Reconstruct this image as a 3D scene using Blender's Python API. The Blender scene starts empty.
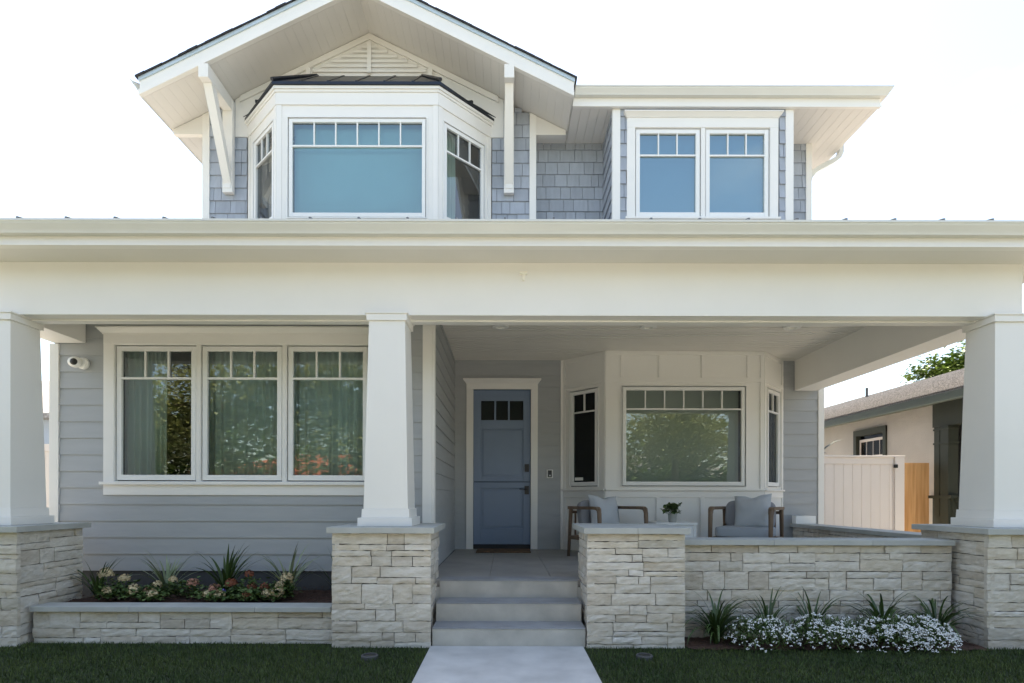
import bpy, math, random
from mathutils import Vector, noise
R = math.radians
rnd = random.Random(7)
C = bpy.context.scene
COL = C.collection

# ------------------------------------------------------------------ camera, world, sun, exposure
F_PX = 560.0
H_CAM = 1.29
cd = bpy.data.cameras.new('camera'); cam = bpy.data.objects.new('camera', cd); COL.objects.link(cam)
cd.sensor_width = 36; cd.lens = F_PX / 1024 * 36; cd.clip_start = .05; cd.clip_end = 3000
cd.shift_x = 6 / 1024; cd.shift_y = 156.5 / 1024
cam.location = (0, 0, H_CAM); cam.rotation_euler = (R(90), R(-.13), 0)
C.camera = cam
SUN_EL, SUN_AZ = 71.0, -12.0      # azimuth from +Y towards +X
w = bpy.data.worlds.new('World'); C.world = w; w.use_nodes = True
nt = w.node_tree; nt.nodes.clear()
sky = nt.nodes.new('ShaderNodeTexSky'); sky.sky_type = 'NISHITA'; sky.sun_disc = False
sky.sun_elevation = R(SUN_EL); sky.sun_rotation = R(SUN_AZ); sky.air_density = 1.0; sky.dust_density = .9; sky.ozone_density = 1.0
bg = nt.nodes.new('ShaderNodeBackground'); bg.inputs[1].default_value = .14
ow = nt.nodes.new('ShaderNodeOutputWorld')
tcw = nt.nodes.new('ShaderNodeTexCoord'); mpw = nt.nodes.new('ShaderNodeMapping'); mpw.inputs['Scale'].default_value = (1, 1, 2.2)
nzw = nt.nodes.new('ShaderNodeTexNoise'); nzw.inputs['Scale'].default_value = 2.6; nzw.inputs['Detail'].default_value = 7; nzw.inputs['Roughness'].default_value = .58
mrw = nt.nodes.new('ShaderNodeMapRange'); mrw.inputs[1].default_value = .52; mrw.inputs[2].default_value = .80; mrw.inputs[4].default_value = .38
mxw = nt.nodes.new('ShaderNodeMix'); mxw.data_type = 'RGBA'; mxw.inputs[7].default_value = (4.3, 4.5, 5.0, 1)
nt.links.new(tcw.outputs['Generated'], mpw.inputs[0]); nt.links.new(mpw.outputs[0], nzw.inputs['Vector']); nt.links.new(nzw.outputs[0], mrw.inputs[0])
nt.links.new(mrw.outputs[0], mxw.inputs[0]); nt.links.new(sky.outputs[0], mxw.inputs[6]); nt.links.new(mxw.outputs[2], bg.inputs[0]); nt.links.new(bg.outputs[0], ow.inputs[0])
sd = bpy.data.lights.new('sun', 'SUN'); sun = bpy.data.objects.new('sun', sd); COL.objects.link(sun)
sd.energy = 5.0; sd.angle = R(.5); sd.color = (1, .95, .87)
sdir = Vector((math.sin(R(SUN_AZ)) * math.cos(R(SUN_EL)), math.cos(R(SUN_AZ)) * math.cos(R(SUN_EL)), math.sin(R(SUN_EL))))
sun.rotation_euler = (-sdir).to_track_quat('-Z', 'Y').to_euler(); sun.location = (0, 20, 40)
C.view_settings.view_transform = 'Standard'; C.view_settings.look = 'None'; C.view_settings.gamma = 1
C.view_settings.use_curve_mapping = False; C.view_settings.exposure = 1.74
C.view_settings.use_white_balance = True; C.view_settings.white_balance_temperature = 7650; C.view_settings.white_balance_tint = 10
C.cycles.max_bounces = 10; C.cycles.diffuse_bounces = 8; C.cycles.transparent_max_bounces = 12

# ------------------------------------------------------------------ materials
def newmat(name):
    m = bpy.data.materials.new(name); m.use_nodes = True
    t = m.node_tree; b = t.nodes['Principled BSDF']; return m, t, b
def pbr(name, col, rough=.6, var=.06, scale=3.0, bump=0.0, bscale=60.0, stretch=(1, 1, 1), metal=0.0, col2=None, detail=4, island=0.0, sheen=0):
    m, t, b = newmat(name)
    L = t.links.new
    tc = t.nodes.new('ShaderNodeTexCoord'); mp = t.nodes.new('ShaderNodeMapping'); mp.inputs['Scale'].default_value = stretch
    L(tc.outputs['Object'], mp.inputs[0])
    n = t.nodes.new('ShaderNodeTexNoise'); n.inputs['Scale'].default_value = scale; n.inputs['Detail'].default_value = detail
    L(mp.outputs[0], n.inputs['Vector'])
    mx = t.nodes.new('ShaderNodeMix'); mx.data_type = 'RGBA'
    c1 = [max(0, c * (1 - var)) for c in col]; c2 = [min(1, c * (1 + var)) for c in (col2 or col)]
    if col2: c1 = list(col); c2 = list(col2)
    mx.inputs[6].default_value = (*c1, 1); mx.inputs[7].default_value = (*c2, 1)
    rp = t.nodes.new('ShaderNodeMapRange'); rp.inputs[1].default_value = .32; rp.inputs[2].default_value = .68
    L(n.outputs[0], rp.inputs[0]); L(rp.outputs[0], mx.inputs[0])
    out = mx.outputs[2]
    if island > 0:
        g = t.nodes.new('ShaderNodeNewGeometry'); hs = t.nodes.new('ShaderNodeHueSaturation')
        mr = t.nodes.new('ShaderNodeMapRange'); mr.inputs[3].default_value = 1 - island; mr.inputs[4].default_value = 1 + island
        L(g.outputs['Random Per Island'], mr.inputs[0]); L(mr.outputs[0], hs.inputs['Value']); L(out, hs.inputs['Color']); out = hs.outputs[0]
    L(out, b.inputs['Base Color'])
    b.inputs['Roughness'].default_value = rough; b.inputs['Metallic'].default_value = metal
    if bump > 0:
        n2 = t.nodes.new('ShaderNodeTexNoise'); n2.inputs['Scale'].default_value = bscale; n2.inputs['Detail'].default_value = 6
        L(mp.outputs[0], n2.inputs['Vector'])
        bp = t.nodes.new('ShaderNodeBump'); bp.inputs['Strength'].default_value = bump; bp.inputs['Distance'].default_value = .01
        L(n2.outputs[0], bp.inputs['Height']); L(bp.outputs[0], b.inputs['Normal'])
    return m
def stone_mat():
    m, t, b = newmat('ledge_stone'); L = t.links.new
    g = t.nodes.new('ShaderNodeNewGeometry'); cr = t.nodes.new('ShaderNodeValToRGB')
    e = cr.color_ramp.elements
    e[0].position = 0; e[0].color = (.64, .575, .49, 1); e[1].position = 1; e[1].color = (.60, .57, .51, 1)
    for p, c in ((.18, (.74, .69, .61)), (.36, (.66, .62, .56)), (.5, (.77, .73, .67)), (.66, (.68, .61, .51)), (.82, (.71, .675, .62)), (.93, (.58, .52, .445))):
        x = e.new(p); x.color = (*c, 1)
    L(g.outputs['Random Per Island'], cr.inputs[0])
    tc = t.nodes.new('ShaderNodeTexCoord'); mp = t.nodes.new('ShaderNodeMapping'); mp.inputs['Scale'].default_value = (1, 1, 3.2)
    L(tc.outputs['Object'], mp.inputs[0])
    n = t.nodes.new('ShaderNodeTexNoise'); n.inputs['Scale'].default_value = 7; n.inputs['Detail'].default_value = 8; n.inputs['Roughness'].default_value = .65
    L(mp.outputs[0], n.inputs['Vector'])
    c2 = t.nodes.new('ShaderNodeValToRGB'); c2.color_ramp.elements[0].position = .3; c2.color_ramp.elements[0].color = (.70, .66, .60, 1)
    c2.color_ramp.elements[1].position = .62; c2.color_ramp.elements[1].color = (1.0, 1.0, 1.0, 1)
    L(n.outputs[0], c2.inputs[0])
    mx = t.nodes.new('ShaderNodeMix'); mx.data_type = 'RGBA'; mx.blend_type = 'MULTIPLY'; mx.inputs[0].default_value = .85
    L(cr.outputs[0], mx.inputs[6]); L(c2.outputs[0], mx.inputs[7]); L(mx.outputs[2], b.inputs['Base Color'])
    n2 = t.nodes.new('ShaderNodeTexNoise'); n2.inputs['Scale'].default_value = 38; n2.inputs['Detail'].default_value = 8; n2.inputs['Roughness'].default_value = .7
    L(mp.outputs[0], n2.inputs['Vector'])
    bp = t.nodes.new('ShaderNodeBump'); bp.inputs['Strength'].default_value = .7; bp.inputs['Distance'].default_value = .012
    L(n2.outputs[0], bp.inputs['Height']); L(bp.outputs[0], b.inputs['Normal']); b.inputs['Roughness'].default_value = .9
    return m
def glass_mat(name, ior, tint, gcol=(.92, .97, 1)):
    m = bpy.data.materials.new(name); m.use_nodes = True; t = m.node_tree; t.nodes.clear(); L = t.links.new
    o = t.nodes.new('ShaderNodeOutputMaterial'); mx = t.nodes.new('ShaderNodeMixShader'); fr = t.nodes.new('ShaderNodeFresnel')
    fr.inputs[0].default_value = ior
    tr = t.nodes.new('ShaderNodeBsdfTransparent'); tr.inputs[0].default_value = (*tint, 1)
    gl = t.nodes.new('ShaderNodeBsdfGlossy'); gl.inputs['Roughness'].default_value = .0; gl.inputs[0].default_value = (*gcol, 1)
    tc = t.nodes.new('ShaderNodeTexCoord'); n = t.nodes.new('ShaderNodeTexNoise'); n.inputs['Scale'].default_value = 1.6; n.inputs['Detail'].default_value = 1
    bp = t.nodes.new('ShaderNodeBump'); bp.inputs['Strength'].default_value = .012; bp.inputs['Distance'].default_value = .02
    L(tc.outputs['Object'], n.inputs['Vector']); L(n.outputs[0], bp.inputs['Height']); L(bp.outputs[0], gl.inputs['Normal'])
    L(fr.outputs[0], mx.inputs[0]); L(tr.outputs[0], mx.inputs[1]); L(gl.outputs[0], mx.inputs[2]); L(mx.outputs[0], o.inputs[0])
    return m
M = {}
M['trim'] = pbr('white_paint', (.80, .785, .75), .45, .015, 2.0, .03, 40)
M['sash'] = pbr('white_sash', (.80, .80, .78), .35, .01)
M['siding'] = pbr('grey_siding', (.375, .39, .40), .55, .035, 2.5, .08, 25, (1, 1, 6))
M['shingle_wall'] = pbr('grey_wall_shingles', (.35, .385, .44), .7, .06, 5, .25, 30, (4, 4, 1), island=.10)
M['stone'] = stone_mat()
M['backing'] = pbr('stone_joint', (.12, .105, .085), .95, .1)
M['cap'] = pbr('bluestone_cap', (.42, .43, .41), .75, .09, 5, .15, 50)
M['concrete'] = pbr('step_concrete', (.47, .445, .40), .8, .14, 4.5, .25, 80, detail=12)
M['walk'] = pbr('walk_concrete', (.50, .50, .49), .85, .15, 3.1, .25, 90, detail=12)
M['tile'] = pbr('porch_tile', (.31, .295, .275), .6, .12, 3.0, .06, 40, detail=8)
M['soffit'] = pbr('painted_soffit', (.73, .71, .675), .5, .02, 2.0)
M['ceiling'] = pbr('painted_ceiling', (.76, .735, .69), .45, .03, 2.0)
M['door'] = pbr('blue_door_paint', (.18, .245, .35), .42, .03, 2.0, .03, 40)
M['black'] = pbr('black_metal', (.015, .015, .016), .4, .1)
M['dark'] = pbr('dark_reveal', (.03, .03, .032), .8, .1)
M['roofmetal'] = pbr('dark_roof_metal', (.03, .035, .045), .35, .1, metal=.6)
M['porchmetal'] = pbr('grey_seam_metal', (.16, .17, .18), .4, .08, metal=.5)
M['shingle_roof'] = pbr('dark_asphalt_shingles', (.035, .036, .042), .9, .2, 30, .3, 80)
M['flash'] = pbr('metal_flashing', (.50, .60, .66), .35, .03, metal=.2)
M['gutter'] = pbr('gutter_paint', (.66, .66, .62), .35, .02)
M['glass_low'] = glass_mat('window_glass', 2.15, (.80, .88, .85))
M['glass_up'] = glass_mat('upper_window_glass', 2.6, (.74, .98, 1.0), (.90, 1, 1))
M['glass_box'] = glass_mat('reflective_window_glass', 3.6, (.40, .68, .85), (.80, 1, 1))
M['glass_dark'] = glass_mat('small_window_glass', 1.6, (.5, .55, .52))
M['shade'] = pbr('roller_shade', (.66, .68, .65), .9, .02, 2, .05, 200)
M['shade_up'] = pbr('upper_roller_shade', (.80, .92, .97), .9, .02, 2, .05, 200)
M['curtain'] = pbr('sheer_curtain', (.70, .80, .78), .95, .05, 3)
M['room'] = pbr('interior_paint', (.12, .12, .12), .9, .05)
M['foundation'] = pbr('foundation_concrete', (.075, .075, .075), .9, .15, 6, .2, 40)
M['mulch'] = pbr('bark_mulch', (.06, .028, .018), .95, .4, 30, .8, 45)
M['lawnbase'] = pbr('turf_base', (.022, .034, .010), .95, .3, 12, .5, 80)
M['grass'] = pbr('grass_blades', (.032, .060, .011), .7, .3, 1.5, island=.5, col2=(.070, .098, .020))
M['ground'] = pbr('far_ground', (.27, .26, .235), .95, .15, .5, .2, 5)
M['asphalt'] = pbr('asphalt', (.24, .23, .215), .9, .15, 4, .3, 90)
M['paving'] = pbr('sidewalk_concrete', (.54, .515, .475), .9, .1, 2, .2, 60)
M['leaf'] = pbr('tree_leaves', (.06, .115, .02), .5, .2, 2, island=.35, col2=(.12, .18, .035))
M['leaf2'] = pbr('pale_tree_leaves', (.20, .23, .10), .5, .2, 2, island=.5, col2=(.38, .38, .19))
def translucent(m, f, tint):
    t = m.node_tree; L = t.links.new; b = t.nodes['Principled BSDF']; o = [n for n in t.nodes if n.type == 'OUTPUT_MATERIAL'][0]
    src = b.inputs['Base Color'].links[0].from_socket; mu = t.nodes.new('ShaderNodeMix'); mu.data_type = 'RGBA'; mu.blend_type = 'MULTIPLY'; mu.inputs[0].default_value = 1; mu.inputs[7].default_value = (*tint, 1)
    tl = t.nodes.new('ShaderNodeBsdfTranslucent'); mx = t.nodes.new('ShaderNodeMixShader'); mx.inputs[0].default_value = f
    L(src, mu.inputs[6]); L(mu.outputs[2], tl.inputs[0]); L(b.outputs[0], mx.inputs[1]); L(tl.outputs[0], mx.inputs[2]); L(mx.outputs[0], o.inputs[0])
translucent(M['leaf2'], .38, (1, 1, .7)); translucent(M['leaf'], .3, (1, 1, .6))
M['bark'] = pbr('tree_bark', (.10, .075, .055), .9, .2, 8, .5, 30, (1, 1, .3))
M['strap'] = pbr('strap_leaf', (.045, .085, .022), .45, .2, 6, island=.25)
M['variegated'] = pbr('variegated_leaf', (.15, .20, .10), .45, .2, 6, island=.4, col2=(.33, .37, .24))
M['leaf3'] = pbr('green_tree_leaves', (.07, .13, .02), .5, .2, 2, island=.5, col2=(.17, .24, .05))
M['dark_leaf'] = pbr('dark_broad_leaf', (.012, .025, .010), .7, .1)
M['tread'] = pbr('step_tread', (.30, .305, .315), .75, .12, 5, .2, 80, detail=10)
M['foliage'] = pbr('low_foliage', (.05, .095, .025), .6, .25, 8, island=.4, col2=(.10, .16, .04))
M['white_fl'] = pbr('white_petals', (.80, .80, .78), .7, .03, island=.08)
M['cream_fl'] = pbr('cream_petals', (.56, .45, .27), .7, .15, 40, island=.25)
M['pink_fl'] = pbr('faded_pink_petals', (.42, .21, .15), .7, .2, 40, island=.3)
M['rust_fl'] = pbr('rust_petals', (.22, .07, .035), .7, .2, 40, island=.3)
M['purple_fl'] = pbr('violet_petals', (.14, .08, .55), .7, .1)
M['teak'] = pbr('weathered_teak', (.19, .125, .08), .55, .25, 8, .15, 30, (1, 1, .2))
M['cushion'] = pbr('grey_cushion', (.36, .385, .415), .95, .04, 5, .2, 300)
M['pillow'] = pbr('pale_grey_pillow', (.46, .485, .51), .95, .04, 5, .25, 250)
M['backcush'] = pbr('back_cushion', (.30, .31, .34), .95, .04, 5, .2, 300)
M['stucco'] = pbr('cream_stucco', (.55, .51, .46), .95, .10, 1.3, .6, 35)
M['olive'] = pbr('dark_green_trim', (.04, .046, .033), .6, .08)
M['olive_lt'] = pbr('fascia_green', (.085, .10, .075), .6, .06)
M['tanroof'] = pbr('tan_asphalt_shingles', (.36, .34, .32), .95, .25, 14, .3, 60, (1, 3, 1), col2=(.16, .15, .145))
M['vinyl'] = pbr('white_fence', (.80, .72, .66), .45, .015)
M['cedar'] = pbr('new_cedar', (.46, .235, .09), .65, .25, 4, .2, 30, (5, 5, .3), col2=(.66, .38, .17))
M['mat_fibre'] = pbr('doormat_fibre', (.07, .04, .025), .95, .4, 20, .5, 120, col2=(.16, .09, .04))
M['bluewall'] = pbr('pale_blue_wall', (.36, .42, .50), .8, .04)
M['redtile'] = pbr('orange_roof_tiles', (.45, .11, .05), .85, .2, 6, .3, 20)
M['pot'] = pbr('grey_ceramic', (.33, .34, .32), .5, .06)
M['hotwhite'] = pbr('white_plastic', (.8, .8, .78), .35, .01)
M['lens'] = pbr('light_lens', (.85, .82, .74), .4, .01)
M['soil'] = pbr('garden_soil', (.09, .045, .03), .95, .35, 25, .7, 50)

# ------------------------------------------------------------------ mesh helpers
class Fr:
    """wall frame: u along the wall, d outward, z up"""
    def __init__(s, ox, oy, tx, ty):
        l = math.hypot(tx, ty); s.o = (ox, oy); s.t = (tx / l, ty / l); s.n = (ty / l, -tx / l)
    def p(s, u, z, d=0.0):
        return (s.o[0] + s.t[0] * u + s.n[0] * d, s.o[1] + s.t[1] * u + s.n[1] * d, z)
def front(y): return Fr(0, y, 1, 0)
class MB:
    def __init__(s): s.v = []; s.f = []
    def add(s, vs, fs):
        b = len(s.v); s.v += [tuple(v) for v in vs]; s.f += [tuple(b + i for i in f) for f in fs]; return s
    def hexa(s, p):       # p: 8 points, bottom 4 (ccw seen from above) then top 4
        return s.add(p, [(0, 3, 2, 1), (4, 5, 6, 7), (0, 1, 5, 4), (1, 2, 6, 5), (2, 3, 7, 6), (3, 0, 4, 7)])
    def box(s, x0, x1, y0, y1, z0, z1):
        return s.hexa([(x0, y0, z0), (x1, y0, z0), (x1, y1, z0), (x0, y1, z0), (x0, y0, z1), (x1, y0, z1), (x1, y1, z1), (x0, y1, z1)])
    def fbox(s, F, u0, u1, z0, z1, d0, d1):   # d1 > d0 outward
        P = F.p
        return s.hexa([P(u0, z0, d1), P(u1, z0, d1), P(u1, z0, d0), P(u0, z0, d0), P(u0, z1, d1), P(u1, z1, d1), P(u1, z1, d0), P(u0, z1, d0)])
    def frus(s, cx, cy, z0, z1, h0, h1):      # square frustum, half widths
        a, b = h0, h1
        return s.hexa([(cx - a, cy - a, z0), (cx + a, cy - a, z0), (cx + a, cy + a, z0), (cx - a, cy + a, z0),
                       (cx - b, cy - b, z1), (cx + b, cy - b, z1), (cx + b, cy + b, z1), (cx - b, cy + b, z1)])
    def prism(s, pts, axis, a0, a1):          # polygon in the plane across axis, extruded a0..a1
        n = len(pts)
        if axis == 'x': f = lambda p, a: (a, p[0], p[1])
        elif axis == 'y': f = lambda p, a: (p[0], a, p[1])
        else: f = lambda p, a: (p[0], p[1], a)
        vs = [f(p, a0) for p in pts] + [f(p, a1) for p in pts]
        fs = [tuple(range(n)), tuple(range(2 * n - 1, n - 1, -1))] + [(i, (i + 1) % n, n + (i + 1) % n, n + i) for i in range(n)]
        return s.add(vs, fs)
    def tube(s, pts, r, seg=10, cap=True):
        pts = [Vector(p) for p in pts]; rs = r if isinstance(r, (list, tuple)) else [r] * len(pts); b = len(s.v); n = len(pts)
        for i, p in enumerate(pts):
            t = (pts[min(i + 1, n - 1)] - pts[max(i - 1, 0)]).normalized()
            a = Vector((0, 0, 1)) if abs(t.z) < .9 else Vector((1, 0, 0)); x = t.cross(a).normalized(); y = t.cross(x)
            for k in range(seg):
                q = 2 * math.pi * k / seg; s.v.append(tuple(p + (x * math.cos(q) + y * math.sin(q)) * rs[i]))
        for i in range(n - 1):
            for k in range(seg):
                k2 = (k + 1) % seg; s.f.append((b + i * seg + k, b + i * seg + k2, b + (i + 1) * seg + k2, b + (i + 1) * seg + k))
        if cap:
            s.f.append(tuple(b + k for k in range(seg - 1, -1, -1))); s.f.append(tuple(b + (n - 1) * seg + k for k in range(seg)))
        return s
    def lathe(s, prof, c, seg=20, axis='z'):
        b = len(s.v); n = len(prof)
        for r, h in prof:
            for k in range(seg):
                q = 2 * math.pi * k / seg; a, bb = r * math.cos(q), r * math.sin(q)
                s.v.append((c[0] + a, c[1] + bb, c[2] + h) if axis == 'z' else (c[0] + a, c[1] - h, c[2] + bb))
        for i in range(n - 1):
            for k in range(seg):
                k2 = (k + 1) % seg; s.f.append((b + i * seg + k, b + i * seg + k2, b + (i + 1) * seg + k2, b + (i + 1) * seg + k))
        s.f.append(tuple(b + k for k in range(seg - 1, -1, -1))); s.f.append(tuple(b + (n - 1) * seg + k for k in range(seg)))
        return s
    def blob(s, c, r, sc=(1, 1, 1), seg=8, rings=6, rough=0.0):
        b = len(s.v)
        for i in range(rings + 1):
            th = math.pi * i / rings
            for k in range(seg):
                q = 2 * math.pi * k / seg; d = Vector((math.sin(th) * math.cos(q), math.sin(th) * math.sin(q), math.cos(th)))
                rr = r * (1 + rough * noise.noise(d * 2 + Vector(c) * 7)); s.v.append((c[0] + d.x * rr * sc[0], c[1] + d.y * rr * sc[1], c[2] + d.z * rr * sc[2]))
        for i in range(rings):
            for k in range(seg):
                k2 = (k + 1) % seg; s.f.append((b + i * seg + k, b + (i + 1) * seg + k, b + (i + 1) * seg + k2, b + i * seg + k2))
        return s
    def build(s, name, mat, parent=None, smooth=False, bevel=0.0):
        me = bpy.data.meshes.new(name); me.from_pydata(s.v, [], s.f); me.validate(); me.update()
        o = bpy.data.objects.new(name, me); COL.objects.link(o)
        me.materials.append(M[mat] if isinstance(mat, str) else mat)
        if smooth: me.polygons.foreach_set('use_smooth', [True] * len(me.polygons))
        if parent is not None: o.parent = parent; o.matrix_parent_inverse = parent.matrix_world.inverted() if False else o.matrix_parent_inverse
        if bevel:
            bv = o.modifiers.new('edge', 'BEVEL'); bv.width = bevel; bv.segments = 2; bv.limit_method = 'ANGLE'; bv.angle_limit = R(40)
        return o
def tag(o, label=None, cat=None, group=None, kind=None):
    if label: o['label'] = label
    if cat: o['category'] = cat
    if group: o['group'] = group
    if kind: o['kind'] = kind
    return o
def empty(name, loc, label, cat, group=None, rz=0):
    o = bpy.data.objects.new(name, None); COL.objects.link(o); o.location = loc; o.rotation_euler = (0, 0, rz); o.empty_display_size = .2
    return tag(o, label, cat, group)
def struct(name, mb, mat, **k):
    return tag(mb.build(name, mat, **k), kind='structure')

def cut(u0, u1, z0, z1, holes, zb=()):
    """rectangles of [u0,u1]x[z0,z1] outside the holes"""
    zs = sorted({z0, z1} | {z for h in holes for z in h[2:4] if z0 < z < z1} | {z for z in zb if z0 < z < z1}); out = []
    for a, b in zip(zs, zs[1:]):
        hs = sorted((h[0], h[1]) for h in holes if h[2] <= a + 1e-6 and h[3] >= b - 1e-6); c = u0
        for h in hs:
            if h[0] > c and c < u1: out.append((c, min(h[0], u1), a, b))
            c = max(c, h[1])
        if c < u1: out.append((c, u1, a, b))
    return out
def wallcore(mb, F, u0, u1, z0, z1, holes=(), t=.12, d=-.02):
    for a, b, c, e in cut(u0, u1, z0, z1, holes): mb.fbox(F, a, b, c, e, d - t, d)
def siding(mb, F, u0, u1, z0, z1, holes=(), ex=.178, base=.500):
    k = math.floor((z0 - base) / ex)
    while base + k * ex < z1:
        a0 = base + k * ex; a1 = a0 + ex; k += 1
        za, zb = max(a0, z0), min(a1, z1)
        if zb - za < .004: continue
        for (p, q, c, e) in cut(u0, u1, za, zb, holes):
            dc = .018 - .013 * (c - a0) / ex; de = .018 - .013 * (e - a0) / ex
            P = F.p
            mb.hexa([P(p, c, dc), P(q, c, dc), P(q, c, -.02), P(p, c, -.02), P(p, e, de), P(q, e, de), P(q, e, -.02), P(p, e, -.02)])
def shingles(mb, F, u0, u1, z0, z1, holes=(), ex=.193, base=4.63, seed=1, top=None):
    r = random.Random(seed); k = math.floor((z0 - base) / ex)
    while base + k * ex < z1:
        a0 = base + k * ex; a1 = a0 + ex; k += 1
        za, zb = max(a0, z0), min(a1, z1)
        if zb - za < .004: continue
        for (p, q, c, e) in cut(u0, u1, za, zb, holes):
            u = p - r.uniform(0, .1)
            while u < q:
                wd = r.choice((.115, .15, .19, .23)); a, b = max(u, p), min(u + wd - .006, q); u += wd
                if b - a < .008: continue
                zt = e
                if top is not None:
                    zt = min(e, top((a + b) / 2))
                    if zt <= c + .004: continue
                j = r.uniform(-.002, .002)
                dc = .022 + j - .018 * (c - a0) / ex; de = .022 + j - .018 * (zt - a0) / ex; P = F.p
                mb.hexa([P(a, c, dc), P(b, c, dc), P(b, c, -.019), P(a, c, -.019), P(a, zt, de), P(b, zt, de), P(b, zt, -.019), P(a, zt, -.019)])

def stones(mb, F, u0, u1, z0, z1, seed):
    r = random.Random(seed); recs = []; z = z0
    def row(ua, ub, za, zb, lo, hi):
        u = ua
        while u < ub - 1e-6:
            l = r.uniform(lo, hi); e = u + l
            if ub - e < .09: e = ub
            recs.append((u, min(e, ub), za, zb)); u = e
    while z < z1 - 1e-6:
        H = r.choice((.12, .15, .17, .10, .135)); 
        if z1 - z - H < .07: H = z1 - z
        u = u0
        while u < u1 - 1e-6:
            if H > .115 and r.random() > .2:
                L = r.uniform(.35, .8); e = u + L
                if u1 - e < .12: e = u1
                sp = z + H * r.choice((.36, .45, .55, .64))
                row(u, e, z, sp, .18, .5); row(u, e, sp, z + H, .18, .5)
            else:
                L = r.uniform(.14, .30) if H > .11 else r.uniform(.2, .45); e = u + L
                if u1 - e < .1: e = u1
                recs.append((u, e, z, z + H))
            u = e
        z += H
    for (a, b, c, e) in recs:
        g = .0028; a += g; b -= g; c += g; e -= g
        nx = max(3, int((b - a) / .028)); nz = max(3, int((e - c) / .022)); base = r.uniform(0.002, .016); off = Vector((r.uniform(0, 50), 0, r.uniform(0, 50)))
        tilt = r.uniform(-.004, .004); bi = len(mb.v)
        wob = [r.uniform(-.005, .005) for _ in range(4)]
        for j in range(nz + 1):
            for i in range(nx + 1):
                fx, fz = i / nx, j / nz
                uu = a + (b - a) * fx; zz = c + (e - c) * fz + (wob[0] * (1 - fx) + wob[1] * fx) * (1 if 0 < j < nz else .5)
                edge = i in (0, nx) or j in (0, nz)
                n = noise.noise(Vector((uu * 16, 0, zz * 30)) + off) * .0055 + noise.noise(Vector((uu * 45, 3, zz * 60)) + off) * .0035
                d = base + n + tilt * (fx - .5) * 2 + (-.0018 if edge else .001)
                if edge: e1 = noise.noise(Vector((uu * 20, 7, zz * 20)) + off) * .0055; zz += e1; uu += noise.noise(Vector((zz * 24, 9, uu * 24)) + off) * .004
                mb.v.append(F.p(uu, zz, d))
        W = nx + 1
        for j in range(nz):
            for i in range(nx): q = bi + j * W + i; mb.f.append((q, q + 1, q + W + 1, q + W))
        ring = [bi + i for i in range(nx + 1)] + [bi + j * W + nx for j in range(1, nz + 1)] + [bi + nz * W + i for i in range(nx - 1, -1, -1)] + [bi + j * W for j in range(nz - 1, 0, -1)]
        b2 = len(mb.v)
        for q in ring:
            p = Vector(mb.v[q]); n = Vector((F.n[0], F.n[1], 0)); dd = (p - Vector(F.p(0, 0, 0))).dot(n); mb.v.append(tuple(p - n * (dd + .03)))
        m = len(ring)
        for k in range(m): mb.f.append((ring[(k + 1) % m], ring[k], b2 + k, b2 + (k + 1) % m))
def boards_x(mb, x0, x1, y0, y1, z0, z1, bw=.13, gap=.006):    # boards running along x
    y = y0
    while y < y1 - .01: mb.box(x0, x1, y, min(y + bw - gap, y1), z0, z1); y += bw

def gutter(mb, x0, x1, yb, zt, sz=.12, mitre=0):
    """K-profile gutter running along x; front towards -y"""
    h = sz * .88
    pr = [(0, 0), (0, -h), (-sz * .55, -h), (-sz * .60, -h * .86), (-sz * .66, -h * .74), (-sz * .9, -h * .34), (-sz * .93, -h * .22), (-sz, -h * .18), (-sz, 0), (-sz * .94, 0), (-sz * .94, -.012), (-.01, -.012)]
    n = len(pr)
    vs = []
    for (dy, dz) in pr: vs.append((x0, yb + dy, zt + dz))
    for (dy, dz) in pr: vs.append((x1 - mitre * dy, yb + dy, zt + dz))
    mb.add(vs, [tuple(range(n - 1, -1, -1)), tuple(range(n, 2 * n))] + [(i, (i + 1) % n, n + (i + 1) % n, n + i) for i in range(n)])
def gutter_side(mb, y0, y1, xb, zt, sgn, sz=.12):
    h = sz * .88
    pr = [(0, 0), (0, -h), (sz * .55, -h), (sz * .60, -h * .86), (sz * .66, -h * .74), (sz * .9, -h * .34), (sz * .93, -h * .22), (sz, -h * .18), (sz, 0), (sz * .94, 0), (sz * .94, -.012), (.01, -.012)]
    n = len(pr); vs = [(xb + sgn * p[0], y0 - p[0], zt + p[1]) for p in pr] + [(xb + sgn * p[0], y1, zt + p[1]) for p in pr]
    mb.add(vs, [tuple(range(n)), tuple(range(2 * n - 1, n - 1, -1))] + [(i, (i + 1) % n, n + (i + 1) % n, n + i) for i in range(n)])

# ------------------------------------------------------------------ ground and paving (setting)
g = MB()
NG = 24
for ring, z in ((0, 0),): pass
g.add([(math.cos(2 * math.pi * k / 48) * 1500, math.sin(2 * math.pi * k / 48) * 1500, -.03) for k in range(48)], [tuple(range(48))])
struct('ground', g, 'ground')
struct('lawn', MB().box(-9.4, 8.6, -1.6, 4.95, -.12, 0), 'lawnbase')
struct('side_path', MB().box(5.05, 7.39, 4.96, 9.0, -.1, .008), 'paving')
struct('side_path', MB().box(-9.0, -5.1, 4.96, 12, -.1, .008), 'paving')
wk = MB()
for a, b in ((4.835, 3.30), (3.294, 1.76), (1.754, .22), (.214, -1.55)): wk.box(-.65, .67, b, a, -.05, .012)
struct('garden_path', wk, 'walk', bevel=.004)
pv = MB()
for i in range(-14, 14): pv.box(i * 1.5, i * 1.5 + 1.49, -3.0, -1.604, -.08, .02)
struct('sidewalk', pv, 'paving')
struct('kerb', MB().box(-40, 40, -4.55, -4.4, -.14, .02), 'paving', bevel=.01)
struct('parkway', MB().box(-40, 40, -4.398, -3.003, -.1, .0), 'ground')
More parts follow.
